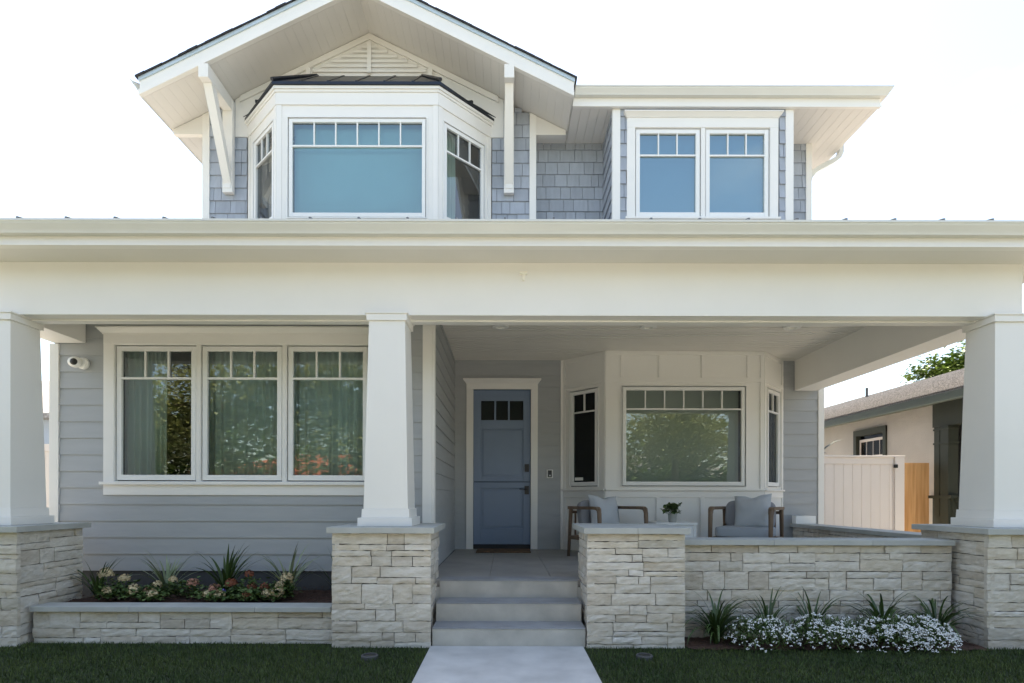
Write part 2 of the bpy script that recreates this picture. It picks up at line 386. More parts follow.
struct('road', MB().box(-60, 60, -14, -4.552, -.16, -.026), 'asphalt')
struct('far_lawn', MB().box(-60, 60, -30, -14.003, -.1, .02), 'ground')
struct('side_yard', MB().box(4.91, 7.4, 9.003, 20, -.1, .01), 'paving')

# grass blades (stuff)
gb = MB(); rg = random.Random(3)
def blade(x, y, h):
    a = rg.uniform(0, 6.283); wd = rg.uniform(.0018, .0035); dx, dy = math.cos(a) * wd, math.sin(a) * wd; b = rg.uniform(0, 6.283); l = h * rg.uniform(.1, .7)
    lx, ly = math.cos(b) * l, math.sin(b) * l; i = len(gb.v)
    gb.v += [(x - dx, y - dy, 0), (x + dx, y + dy, 0), (x + lx * .4 + dx * .8, y + ly * .4 + dy * .8, h * .6), (x + lx * .4 - dx * .8, y + ly * .4 - dy * .8, h * .6), (x + lx, y + ly, h)]
    gb.f += [(i, i + 1, i + 2, i + 3), (i + 3, i + 2, i + 4)]
for _ in range(95000):
    y = 3.25 + (rg.random() ** 1.0) * 1.67; x = rg.uniform(-5.2, 5.2)
    if -.655 < x < .675: continue
    if y > 4.79 and not (-4.2 < x < -1.5): continue
    if y > 4.79 and y > 4.91: continue
    if y > 4.74 and 1.55 < x < 4.1 : continue
    dd = noise.noise(Vector((x * 2.2, y * 2.2, 0)))
    blade(x, y, rg.uniform(.018, .036) * (1 + .25 * dd))
tag(gb.build('grass', 'grass'), 'short dark green turf grass on both sides of the concrete path', 'grass', kind='stuff')

# ------------------------------------------------------------------ THE HOUSE
house = empty('house', (0, 0, 0), 'two storey craftsman house with grey siding, white trim, blue front door and deep porch', 'house')
YL, YD, YB = 6.03, 8.60, 8.03       # left room wall, door wall, bay front
FZ, CZ = .505, 3.40                 # porch floor and ceiling
def part(name, mb, mat, parent=house, **k): return mb.build(name, mat, parent, **k)

# openings: (u0,u1,z0,z1)
LW = [(-4.205, -3.32), (-3.283, -2.397), (-2.361, -1.475)]
lz0, lz1, ltr = 1.456, 2.93, 2.57
def window(F, u0, u1, z0, z1, tz, nl, glass, back, parent=house, backmat=None, jamb=.006, sw=.05, curt_seed=0, cover=(0, 1), name='window'):
    """window unit: white jamb > dark gap > sash, muntins, pane and what hangs behind it"""
    fr = MB()
    for (a, b, c, e) in ((u0, u0 + jamb, z0, z1), (u1 - jamb, u1, z0, z1), (u0 + jamb, u1 - jamb, z1 - jamb, z1), (u0 + jamb, u1 - jamb, z0, z0 + jamb)): fr.fbox(F, a, b, c, e, -.10, .022)
    wo = part(name, fr, 'sash', parent)
    gp = .011; a, b, c, e = u0 + jamb + gp, u1 - jamb - gp, z0 + jamb + gp, z1 - jamb - gp
    rv = MB()
    for (p, q, s_, t_) in ((u0 + jamb, a + .02, z0 + jamb, z1 - jamb), (b - .02, u1 - jamb, z0 + jamb, z1 - jamb), (a + .02, b - .02, e - .02, z1 - jamb), (a + .02, b - .02, z0 + jamb, c + .02)): rv.fbox(F, p, q, s_, t_, -.095, -.028)
    part('gasket', rv, 'dark', wo)
    s = MB()
    s.fbox(F, a, a + sw, c, e, -.027, .010).fbox(F, b - sw, b, c, e, -.027, .010).fbox(F, a + sw, b - sw, e - sw, e, -.027, .010).fbox(F, a + sw, b - sw, c, c + sw * 1.15, -.027, .010)
    part('sash', s, 'sash', wo, bevel=.003)
    mu = MB(); ga, gb_, gc, ge = a + sw, b - sw, c + sw * 1.15, e - sw; mw = .011
    mu.fbox(F, ga, gb_, tz - mw, tz + mw, -.026, .006)
    for k in range(1, nl):
        x = ga + (gb_ - ga) * k / nl; mu.fbox(F, x - mw * .8, x + mw * .8, tz + mw, ge, -.026, .004)
    part('muntin', mu, 'sash', wo)
    pn = MB(); P = F.p; pn.add([P(ga - .01, gc - .01, -.02), P(gb_ + .01, gc - .01, -.02), P(gb_ + .01, ge + .01, -.02), P(ga - .01, ge + .01, -.02)], [(0, 1, 2, 3)])
    part('pane', pn, glass, wo)
    if back == 'shade':
        sh = MB().fbox(F, u0 + .055, u1 - .055, z0 + .07, z1 - .02, -.135, -.132); part('roller_shade', sh, backmat, wo)
    elif back == 'curtain':
        r = random.Random(curt_seed); cu = MB(); n = 90; b0 = 0; P = F.p
        w0 = u0 + (u1 - u0) * cover[0]; w1 = u0 + (u1 - u0) * cover[1]
        ph = r.uniform(0, 6)
        for i in range(n + 1):
            f = i / n; uu = w0 + (w1 - w0) * f
            d = -.13 + .024 * math.sin(f * 52 + ph + 1.5 * math.sin(f * 9)) + .012 * math.sin(f * 23 + 2 * ph)
            cu.v += [P(uu, z0 - .05, d), P(uu + .004, (z0 + z1) / 2, d * .98), P(uu, z1 + .02, -.13 + (d + .13) * .6)]
        for i in range(n):
            q = i * 3; cu.f += [(q, q + 3, q + 4, q + 1), (q + 1, q + 4, q + 5, q + 2)]
        part('curtain', cu, backmat or 'curtain', wo, smooth=True)
    return wo
def casing(F, u0, u1, z0, z1, wd, head, crown=True, sill=True, ext=.045, top=None, apron=.11):
    """flat trim round an opening (outer edge u0-wd..u1+wd)"""
    m = MB(); m.fbox(F, u0 - wd, u0, z0, z1, -.01, .030).fbox(F, u1, u1 + wd, z0, z1, -.01, .030)
    m.fbox(F, u0 - wd, u1 + wd, z1, z1 + head, -.01, .032)
    if crown:
        zt = z1 + head
        m.fbox(F, u0 - wd - .008, u1 + wd + .008, zt, zt + .012, -.01, .042)
        P = F.p; a, b = u0 - wd, u1 + wd; e = ext
        m.hexa([P(a - .01, zt + .012, .045), P(b + .01, zt + .012, .045), P(b + .01, zt + .012, -.01), P(a - .01, zt + .012, -.01),
                P(a - e, zt + .055, .085), P(b + e, zt + .055, .085), P(b + e, zt + .055, -.01), P(a - e, zt + .055, -.01)])
        m.fbox(F, a - e - .004, b + e + .004, zt + .055, zt + .072, -.01, .092)
    if sill:
        m.fbox(F, u0 - wd - .025, u1 + wd + .025, z0 - .032, z0, -.01, .062).fbox(F, u0 - wd, u1 + wd, z0 - .032 - apron, z0 - .032, -.01, .030)
    return m

# ---- lower left room wall
F = front(YL); hL = [(-4.205, -1.475, lz0, lz1)]; hC = [(-4.31, -1.36, 1.33, 3.06)]
m = MB(); siding(m, F, -4.80, -.897, .500, CZ, hC); part('wall', m, 'siding')
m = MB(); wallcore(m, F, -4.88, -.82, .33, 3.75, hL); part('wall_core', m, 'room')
part('foundation', MB().fbox(F, -4.87, -.80, .0, .497, -.2, -.005), 'foundation')
m = casing(F, -4.205, -1.475, lz0, lz1, .113, .105)
for a, b in ((-3.32, -3.283), (-2.397, -2.361)): m.fbox(F, a, b, lz0, lz1, -.01, .026)
part('window_casing', m, 'trim', bevel=.002)
for i, (a, b) in enumerate(LW):
    window(F, a, b, lz0, lz1, ltr, 3, 'glass_low', 'curtain', curt_seed=i + 2, cover=((0, .55), (0, 1), (.0, 1))[i])
part('corner_board', MB().fbox(F, -4.90, -4.80, .48, 2.935, -.10, .028), 'trim', bevel=.003)
part('corner_board', MB().box(-.897, -.7965, YL - .030, YL + .0, .48, CZ).box(-.80, -.770, YL + .0005, YL + .10, .48, CZ), 'trim', bevel=.003)
# side of the left room (outer) and recess wall facing the steps
part('side_wall', MB().box(-4.88, -4.78, YL + .145, 16, 0, 3.72), 'siding')
part('side_wall', MB().box(-4.595, -4.5, 8.65, 16, 3.73, 6.84), 'shingle_wall')
FR = Fr(-.797, YL + .1, 0, 1)
m = MB(); siding(m, FR, 0.0, YD - YL - .1, FZ - .003, CZ); part('wall', m, 'siding')
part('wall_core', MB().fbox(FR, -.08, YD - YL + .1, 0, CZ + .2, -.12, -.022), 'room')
# ---- door wall
F = front(YD)
dX0, dX1, dZ0, dZ1 = -.504, .379, .505, 2.955
hC = [(-.60, .485, .4, 3.09)]
m = MB(); siding(m, F, -.797, .871, .500, CZ, hC); part('wall', m, 'siding'); m = MB(); siding(m, F, 4.243, 4.78, .500, CZ); part('wall', m, 'siding')
m = MB(); wallcore(m, F, -.85, .871, .0, 3.7, [(dX0, dX1, .0, dZ1)]); part('wall_core', m, 'room'); m = MB(); wallcore(m, F, 4.243, 4.86, 0, 3.7); part('wall_core', m, 'room')
part('corner_board', MB().fbox(F, 4.78, 4.87, .48, CZ, -.10, .028), 'trim', bevel=.003)
part('corner_board', MB().fbox(F, .835, .873, FZ, CZ, -.01, .028), 'trim', bevel=.003)
m = casing(F, dX0, dX1, FZ + .001, dZ1, .105, .085, sill=False)
part('door_casing', m, 'trim', bevel=.002)
# dutch door: leaf built from stiles, rails and recessed panels
d = MB(); x0, x1 = dX0 + .004, dX1 - .004; f0, f1 = -.075, -.035
zs = .575; zm = 1.29 + (498 - 481.9) / 65.1
px = lambda x: (x - 506) / 65.1
pz = lambda y: H_CAM + (498 - y) / 65.1
gx0, gx1 = px(481.2), px(522.4); gz0, gz1 = pz(419.8), pz(400.4)
pu0, pu1, pl0, pl1 = pz(477), pz(428.8), pz(528.6), pz(488.3)
qx0, qx1 = px(480.8), px(523.2)
for (ra, rb) in ((zs, zm - .004), (zm + .004, dZ1 - .004)):
    d.fbox(F, x0, qx0, ra, rb, f0, f1).fbox(F, qx1, x1, ra, rb, f0, f1)
d.fbox(F, qx0, qx1, zs, pl0, f0, f1).fbox(F, qx0, qx1, pl1, zm - .004, f0, f1)
d.fbox(F, qx0, qx1, zm + .004, pu0, f0, f1).fbox(F, qx0, qx1, pu1, gz0, f0, f1).fbox(F, qx0, qx1, gz1, dZ1 - .004, f0, f1)
for k in (1, 2):
    xx = gx0 + (gx1 - gx0) * k / 3; d.fbox(F, xx - .014, xx + .014, gz0, gz1, f0, f1 - .004)
door = part('door', d, 'door', bevel=.004)
pn = MB()
for a, b in ((pl0, pl1), (pu0, pu1)):
    pn.fbox(F, qx0, qx1, a, b, f0 + .004, f1 - .024)
    pn.fbox(F, qx0 + .035, qx1 - .035, a + .035, b - .035, f1 - .0235, f1 - .010)
part('door_panel', pn, 'door', door, bevel=.003)
part('door_pane', MB().fbox(F, gx0 - .004, gx1 + .004, gz0, gz1, f1 - .024, f1 - .019), 'glass_dark', door)
part('door_rail', MB().fbox(F, x0, x1, zm + .006, zm + .026, f1 + .001, f1 + .016), 'door', door, bevel=.003)
hx = px(526.8)
lk = MB().fbox(F, hx - .034, hx + .034, pz(471.8), pz(464), f1, f1 + .022).fbox(F, hx - .01, hx + .01, pz(470), pz(465.8), f1 + .022, f1 + .034)
part('deadbolt', lk, 'black', door, bevel=.003)
lv = MB().fbox(F, hx - .034, hx + .034, pz(494.3), pz(485.8), f1, f1 + .016)
lv.tube([F.p(hx, pz(489.2), f1 + .01), F.p(hx, pz(489.2), f1 + .055), F.p(hx - .03, pz(489.2), f1 + .062), F.p(hx - .115, pz(489.0), f1 + .060)], .0085, 8)
part('handle', lv, 'black', door, bevel=.002)
part('threshold', MB().fbox(F, dX0, dX1, FZ + .001, .572, -.11, -.004), 'dark', bevel=.004)
part('door_jamb', MB().fbox(F, dX0 - .02, dX0 + .002, FZ, dZ1, -.12, -.011).fbox(F, dX1 - .002, dX1 + .02, FZ, dZ1, -.12, -.011).fbox(F, dX0, dX1, dZ1 - .002, dZ1 + .02, -.12, -.011), 'door')
# entry hall behind the door glass
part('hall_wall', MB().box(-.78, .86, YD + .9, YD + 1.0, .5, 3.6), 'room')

# ---- lower bay
bayF = [Fr(.871, YD, .548, -.57), Fr(1.419, YB, 1, 0), Fr(3.694, YB, .548, .57)]
LF = math.hypot(.548, .57)
lens_ = [LF, 3.694 - 1.419, LF]
bw = [(.175 * LF, .86 * LF), (1.653 - 1.419, 3.438 - 1.419), (.14 * LF, .83 * LF)]
m = MB(); tr = MB(); core = MB()
for i, f in enumerate(bayF):
    u0, u1 = bw[i]; L = lens_[i]; z0, z1 = 1.456, 2.905
    for (a, b, c, e) in cut(0, L, FZ, CZ, [(u0, u1, z0, z1)]): m.fbox(f, a, b, c, e, -.11, 0)
    # rails and battens
    t = .016
    tr.fbox(f, 0, L, 1.40, 1.424, 0, .042).fbox(f, 0, L, 1.30, 1.398, 0, t).fbox(f, 0, L, FZ, FZ + .14, 0, t + .004)
    if i == 1:
        bt = [0.0, .66, 1.02 + .35, 2.275 - .06]
        xs_low = [(658 - 506) / 69.7 - 1.419, (702 - 506) / 69.7 - 1.419, (614 - 506) / 69.7 - 1.419, (746.5 - 506) / 69.7 - 1.419]
        xs_up = [(659 - 506) / 69.7 - 1.419, (702 - 506) / 69.7 - 1.419, (747.5 - 506) / 69.7 - 1.419, (621.5 - 506) / 69.7 - 1.419]
    else: xs_low = []; xs_up = []
    for x in xs_low: tr.fbox(f, x - .03, x + .03, FZ + .14, 1.30, 0, t)
    for x in xs_up: tr.fbox(f, x - .02, x + .02, 3.02, CZ - .06, 0, t)
    tr.fbox(f, 0, L, 2.955, 3.02, 0, t).fbox(f, 0, L, CZ - .06, CZ - .001, 0, t)
    for a, b in ((0, .055), (L - .055, L)): tr.fbox(f, a, b, FZ + .14, 1.30, 0, t - .001).fbox(f, a, b, 1.424, 2.955, 0, t - .001).fbox(f, a, b, 3.02, CZ - .06, 0, t - .001)
bay = part('bay', m, 'trim'); part('panelling', tr, 'trim', bay, bevel=.002)
for i, f in enumerate(bayF):
    u0, u1 = bw[i]
    wo = window(f, u0, u1, 1.456, 2.905, 2.57, (2, 6, 2)[i], 'glass_low' if i == 1 else 'glass_dark', 'shade' if i == 1 else ('none' if i == 0 else 'shade'), backmat='shade')
    if i == 0: part('sticker', MB().fbox(f, u0 + .085, u0 + .24, 1.555, 1.60, -.0195, -.0185), 'hotwhite', wo)

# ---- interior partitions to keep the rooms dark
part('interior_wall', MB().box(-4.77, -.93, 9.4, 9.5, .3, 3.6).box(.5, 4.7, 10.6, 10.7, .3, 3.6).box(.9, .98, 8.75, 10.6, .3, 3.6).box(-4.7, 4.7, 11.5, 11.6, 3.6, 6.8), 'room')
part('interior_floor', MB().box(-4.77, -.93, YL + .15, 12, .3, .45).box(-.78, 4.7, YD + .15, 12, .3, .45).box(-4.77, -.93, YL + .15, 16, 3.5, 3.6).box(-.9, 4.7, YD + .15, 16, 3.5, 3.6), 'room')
part('side_wall', MB().box(4.75, 4.85, YD + .15, 16, 0, 3.72), 'siding')
part('back_wall', MB().box(-4.88, 4.85, 16, 16.12, 0, 6.8), 'siding')

# ---- porch floor, steps
fl = MB()
for k in range(6):
    for j in range(10):
        xa = -.77 + j * .61; ya = 5.40 + k * .61
        fl.box(xa, min(xa + .606, 4.7), ya, min(ya + .606, YD), .44, FZ)
fl2 = MB().box(-.77, 4.68, 5.375, YD, 0, .435)
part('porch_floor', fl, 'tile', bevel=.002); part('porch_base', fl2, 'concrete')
for k, y in enumerate((4.84, 5.105, 5.37)):
    yb = (5.105, 5.37, 5.60)[k]
    st = part('step', MB().box(-.635, .69, y, yb, 0, .168 * (k + 1) - .012), 'concrete', bevel=.003)
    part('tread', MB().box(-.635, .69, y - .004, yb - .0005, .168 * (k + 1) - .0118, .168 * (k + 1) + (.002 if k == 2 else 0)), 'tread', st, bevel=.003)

# ---- stone piers with caps, tapered columns
def pier(x0, x1, y0, y1, z1, seed, parent=house, capname='pier_cap', joint=None):
    b = part('stone_pier', MB().box(x0 + .05, x1 - .05, y0 + .035, y1 - .035, -.05, z1), 'backing', parent)
    s = MB()
    stones(s, Fr(x0, y0 + .02, 1, 0), 0, x1 - x0, -.02, z1 - .002, seed)
    stones(s, Fr(x1 - .034, y0 + .012, 0, 1), 0.012, y1 - y0 - .02, -.02, z1 - .002, seed + 1)
    stones(s, Fr(x0 + .034, y1 - .012, 0, -1), 0.0, y1 - y0 - .026, -.02, z1 - .002, seed + 2)
    part('stone_facing', s, 'stone', b)
    c = MB(); ov = .032
    if joint: c.box(x0 - ov, joint - .0015, y0 - ov, y1 + ov, z1, z1 + .052).box(joint + .0015, x1 + ov, y0 - ov, y1 + ov, z1, z1 + .052)
    else: c.box(x0 - ov, x1 + ov, y0 - ov, y1 + ov, z1, z1 + .052)
    part(capname, c, 'cap', b, bevel=.003)
    return b
PZ = .985
pier(-5.06, -4.20, 4.80, 5.60, PZ, 11)
pier(-1.498, -.644, 4.80, 5.60, PZ, 21)
pier(.698, 1.542, 4.80, 5.60, PZ, 31, joint=1.125)
pier(4.139, 4.99, 4.80, 5.64, PZ, 41)
def column(cx, cy, z0, z1):
    m = MB()
    m.frus(cx, cy, z0, z0 + .074, .241, .241).frus(cx, cy, z0 + .074, z0 + .152, .214, .210)
    m.frus(cx, cy, z0 + .152, z1 - .074, .198, .162)
    m.frus(cx, cy, z1 - .074, z1 - .016, .181, .181).frus(cx, cy, z1 - .016, z1, .192, .192)
    col = part('column', m, 'trim', bevel=.003)
    return col
for cx in (-4.625, -1.075, 4.56): column(cx, 5.2, PZ + .0525, 2.957)

# ---- beams, eave, porch roof
BZ0, BZ1 = 2.94, 3.44
b = MB().box(-4.85, 4.70, 5.10, 5.32, BZ0 + .012, BZ1).box(-4.85, 4.70, 5.235, 5.335, BZ0 - .004, BZ0 + .0115)
part('porch_beam', b, 'trim', bevel=.003)
part('side_beam', MB().box(-4.85, -4.505, 5.3205, YL - .03, BZ0, BZ1), 'trim', bevel=.003)
part('side_beam', MB().box(4.41, 4.75, 5.3205, YD - .03, BZ0, BZ1), 'trim', bevel=.003)
XE0, XE1 = -5.15, 5.12
so = MB().box(XE0, XE1, 4.80, 5.0995, 3.43, 3.445)
part('eave_soffit', so, 'soffit')
fa = MB().box(XE0, XE1, 4.755, 4.80, 3.445, 3.598).box(XE0, XE1, 4.742, 4.815, 3.424, 3.445)
part('fascia', fa, 'trim', bevel=.003)
gm = MB(); gutter(gm, XE0 - .02, XE1 + .02, 4.7535, 3.602, .112); part('gutter', gm, 'gutter')
part('side_soffit', MB().box(4.7005, XE1, 5.10, YD, 3.43, 3.445), 'soffit'); part('side_soffit', MB().box(XE0, -4.8505, 5.10, YD + .3, 3.43, 3.445), 'soffit')
for xq in (XE1 - .03, XE0): part('rake_board', MB().prism([(4.8005, 3.425), (YD + .4, 3.425), (YD + .4, 4.56), (4.8005, 3.605)], 'x', xq, xq + .03), 'trim')
# ceiling boards
ce = MB(); boards_x(ce, -.80, 4.47, 5.32, YD + .05, CZ, CZ + .02, .1, .021)
boards_x(ce, -4.505, -.801, 5.32, YL, CZ, CZ + .02, .1, .021)
pc = part('porch_ceiling', ce, 'ceiling'); part('ceiling_backing', MB().box(-4.6, 4.6, 5.33, YD + .05, CZ + .0205, CZ + .03), 'dark', pc)  # black backing colours in the shade of the grooves between boards
# standing seam metal roof
sl = .25
rf = MB(); yA, yB2 = 4.70, 8.9; zA = 3.618; zB = zA + sl * (yB2 - yA)
rf.hexa([(XE0, yA, zA - .02), (XE1, yA, zA - .02), (XE1, yB2, zB - .02), (XE0, yB2, zB - .02), (XE0, yA, zA), (XE1, yA, zA), (XE1, yB2, zB), (XE0, yB2, zB)])
x = (16.7 - 506) / 118.2
while x < XE1:
    rf.hexa([(x - .008, yA + .03, zA + .005), (x + .008, yA + .03, zA + .005), (x + .008, yB2, zB), (x - .008, yB2, zB), (x - .008, yA + .03, zA + .044), (x + .008, yA + .03, zA + .044), (x + .008, yB2, zB + .036), (x - .008, yB2, zB + .036)])
    x += .4125
part('porch_roof', rf, 'porchmetal')

# ---- upper floor
YM, YG, YX, YU = 8.80, 8.50, 8.02, 7.79      # main wall, gable wall, window box, bay front
ZS = 6.856
GX = -2.08
gz = lambda x: 8.316 - .487 * abs(x - GX)     # gable soffit underside
# main wall
F = front(YM)
m = MB(); shingles(m, F, .445, 1.52, 4.3, ZS, seed=5); part('shingle_wall', m, 'shingle_wall'); m = MB(); shingles(m, F, 4.083, 4.69, 4.3, ZS, seed=6); part('shingle_wall', m, 'shingle_wall')
for a, b_ in ((.40, 1.5), (4.1, 4.77)): part('wall_core', MB().fbox(F, a, b_, 3.6, ZS, -.12, -.02), 'room')
part('corner_board', MB().fbox(F, 4.69, 4.78, 4.3, ZS, -.1, .028), 'trim', bevel=.003)
part('side_wall', MB().box(4.66, 4.76, YM + .13, 16, 3.73, 6.84), 'shingle_wall')
# gable wall
F = front(YG)
topf = lambda u: gz(u) - .02
m = MB(); shingles(m, F, -4.50, -4.11, 4.3, 8, seed=7, top=topf); shingles(m, F, -4.11, GX - 1.86, 4.3, 6.75, seed=9); part('shingle_wall', m, 'shingle_wall')
m = MB(); shingles(m, F, -.05, .35, 4.3, 8, seed=8, top=topf); shingles(m, F, GX + 1.86, -.05, 4.3, 6.75, seed=10)
part('shingle_wall', m, 'shingle_wall')
core = MB(); pts = [(-4.58, 3.6), (GX - 1.8, 3.6), (GX - 1.8, gz(GX - 1.8) - .02), (-4.58, gz(-4.58) - .02)]
core.prism([(x, z) for x, z in pts], 'y', YG + .02, YG + .14)
core.prism([(GX + 1.8, 3.6), (.43, 3.6), (.43, gz(.43) - .02), (GX + 1.8, gz(GX + 1.8) - .02)], 'y', YG + .02, YG + .14)
core.prism([(GX - 1.799, 6.7), (GX + 1.799, 6.7), (GX + 1.799, gz(GX + 1.8) - .02), (GX, gz(GX) - .02), (GX - 1.799, gz(GX - 1.8) - .02)], 'y', YG + .02, YG + .14)
part('wall_core', core, 'room')
cb = MB(); 
cb.prism([(-4.605, 4.3), (-4.50, 4.3), (-4.50, gz(-4.50) - .01), (-4.605, gz(-4.605) - .01)], 'y', YG - .03, YG + .02)
part('corner_board', cb, 'trim')
cb = MB(); cb.prism([(.345, 4.3), (.445, 4.3), (.445, gz(.445) - .01), (.345, gz(.345) - .01)], 'y', YG - .03, YG + .02); cb.box(.415, .445, YG + .021, YM, 4.3, ZS); part('corner_board', cb, 'trim')
# pediment of painted boards between the brackets
pe = MB(); xa, xb = -4.11, -.05
pe.prism([(xa, 6.75), (xb, 6.75), (xb, gz(xb) - .01), (GX, gz(GX) - .01), (xa, gz(xa) - .01)], 'y', YG - .022, YG + .019)
ped = part('pediment', pe, 'soffit')
# louvred attic vent: triangle frame with slats and centre bar
ve = MB(); vz0, vhw = 7.70, .86
z = 7.72
while z < 8.12:
    hw = min(vhw, max(.03, (8.19 - z) / .487 - .09))
    ve.prism([(YG - .024, z + .012), (YG - .042, z), (YG - .042, z + .035), (YG - .024, z + .075)], 'x', GX - hw, GX + hw); z += .073
part('vent_louvre', ve, 'soffit', ped)
vf = MB(); vf.box(GX - .032, GX + .032, YG - .062, YG - .053, 7.70, 8.16)
for s in (-1, 1):
    q = [(GX + s * .0, gz(GX) - .10), (GX + s * 1.95, gz(GX + 1.95) - .10), (GX + s * 1.95, gz(GX + 1.95) - .012), (GX + s * .0, gz(GX) - .012)]
    vf.prism(q if s > 0 else q[::-1], 'y', YG - .05, YG - .0225)
    vf.box(GX + s * .92 - .035, GX + s * .92 + .035, YG - .058, YG - .0225, 7.66, gz(GX + .92) - .10)
    # end triangles beside the wall corner
    x_in = GX + s * 2.525; x_out = GX + s * 2.97
    q = [(x_in, 6.79), (x_out, 6.79), (x_out, gz(x_out) - .008), (x_in, gz(x_in) - .008)]
    vf.prism(q if s > 0 else q[::-1], 'y', YG - .02, YG + .06)
part('pediment_trim', vf, 'soffit', ped)

# gable roof: soffit boards, rake fascia, flashing, shingles
YR = 7.77; HW = 3.01; yBk = 16.3
so = MB()
for s in (-1, 1):
    n = 26
    y = YR + .035
    for k in range(n):
        a, c = HW * k / n, HW * (k + 1) / n - .0014
        A, Cc = GX + s * a, GX + s * c
        def pt(x, yy, o): return (x, yy, gz(x) + o)
        q = [pt(A, y, 0), pt(Cc, y, 0), pt(Cc, YM + 1.2, 0), pt(A, YM + 1.2, 0), pt(A, y, .02), pt(Cc, y, .02), pt(Cc, YM + 1.2, .02), pt(A, YM + 1.2, .02)]
        if s < 0: q = [q[1], q[0], q[3], q[2], q[5], q[4], q[7], q[6]]
        so.hexa(q)
part('gable_soffit', so, 'soffit')
def slope(mb, s, xo, xi, o0, o1, y0, y1):     # slab following the gable slope
    X0, X1 = GX + s * xi, GX + s * xo
    q = [(X0, y0, gz(X0) + o0), (X1, y0, gz(X1) + o0), (X1, y1, gz(X1) + o0), (X0, y1, gz(X0) + o0), (X0, y0, gz(X0) + o1), (X1, y0, gz(X1) + o1), (X1, y1, gz(X1) + o1), (X0, y1, gz(X0) + o1)]
    if s < 0: q = [q[1], q[0], q[3], q[2], q[5], q[4], q[7], q[6]]
    mb.hexa(q)
ra = MB(); fl_ = MB(); sh = MB()
for s in (-1, 1):
    slope(ra, s, HW, 0, .084, .205, YR - .010, YR + .03); slope(ra, s, HW, 0, .0775, .084, YR + .004, YR + .03)
    slope(ra, s, HW, 0, -.004, .0775, YR - .038, YR + .03)
    slope(ra, s, HW, HW - .03, 0.0, .20, YR + .031, yBk)
    slope(fl_, s, HW + .01, 0, .2055, .255, YR - .028, YR + .03)
    slope(sh, s, HW + .03, 0, .2255, .245, YR + .031, yBk)
    r = random.Random(12 + s)
    for k in range(25):                       # courses with uneven butts at the rake
        a = (HW + .035) * k / 25; b_ = a + (HW + .035) / 25 + .02
        slope(sh, s, min(b_, HW + .04), a, .2565, .272 + .006 * r.random(), YR - .045 - r.uniform(0, .012), yBk - .1)
part('rake_fascia', ra, 'trim', bevel=.003); part('drip_edge', fl_, 'flash'); part('gable_roof', sh, 'shingle_roof')
gm = MB(); gutter_side(gm, YR + .12, yBk - .3, GX - HW, 7.09, -1, .13); part('gutter', gm, 'gutter')
part('soffit_core', MB().prism([(GX - HW + .03, gz(GX - HW + .03) + .021), (GX, gz(GX) + .021), (GX, gz(GX) + .19), (GX - HW + .03, gz(GX - HW + .03) + .19)], 'y', YR + .032, yBk - .2).prism([(GX, gz(GX) + .021), (GX + HW - .03, gz(GX + HW - .03) + .021), (GX + HW - .03, gz(GX + HW - .03) + .19), (GX, gz(GX) + .19)], 'y', YR + .032, yBk - .2), 'room')

# brackets under the rake
for s in (-1, 1):
    cx = GX + s * 2.112; zt = gz(cx) - .03; hwid = .068
    m = MB().box(cx - hwid, cx + hwid, YR - .045, YG - .1005, zt - .165, zt + .02)          # arm
    br = part('bracket', m, 'trim', bevel=.003)
    part('bracket_post', MB().box(cx - .075, cx + .075, YG - .10, YG - .0225, 5.87, zt + .01).box(cx - .052, cx + .052, YG - .108, YG - .1005, 5.93, 6.00), 'trim', br, bevel=.003)
    ya, yb = YR + .06, YG - .1002
    part('bracket_brace', MB().prism([(ya, zt - .1655), (ya + .14, zt - .1655), (yb, 6.17), (yb, 5.98)], 'x', cx - .058, cx + .058), 'trim', br, bevel=.003)

# ---- upper bay
ub = [Fr(GX - 1.84, YG, .715, -.71), Fr(GX - 1.125, YU, 1, 0), Fr(GX + 1.125, YU, .715, .71)]
LF2 = math.hypot(.715, .71); ul = [LF2, 2.25, LF2]
uw = [(.22 * LF2, .94 * LF2), (1.125 - .974, 1.125 + .974), (.075 * LF2, .87 * LF2)]
m = MB(); tr = MB(); un = [3, 6, 3]
for i, f in enumerate(ub):
    u0, u1 = uw[i]; L = ul[i]; z0, z1 = 5.17, 6.58
    for (a, b_, c, e) in cut(0, L, 3.85, 6.99, [(u0, u1, z0, z1)]): m.fbox(f, a, b_, c, e, -.11, 0)
    tr.fbox(f, -.004, L + .004, 6.745, 6.915, 0, .018).fbox(f, -.012, L + .012, 6.915, 6.95, 0, .032).fbox(f, -.02, L + .02, 6.95, 6.99, 0, .05)
    tr.fbox(f, 0, L, 4.98, 5.12, 0, .02)
    for a, b_ in ((0, .075), (L - .075, L)): tr.fbox(f, a + (.001 if i == 1 else 0), b_, 5.12, 6.745, 0, .010)
ub_o = part('bay', m, 'trim'); part('cornice', tr, 'trim', ub_o, bevel=.003)
for i, f in enumerate(ub):
    u0, u1 = uw[i]
    window(f, u0, u1, 5.17, 6.58, 6.18, un[i], 'glass_up' if i == 1 else 'glass_low', 'shade' if i == 1 else 'curtain', backmat='shade_up' if i == 1 else 'curtain', curt_seed=20 + i, cover=(0, 1) if i == 1 else ((0, .4) if i == 2 else (.7, 1)), jamb=.012)
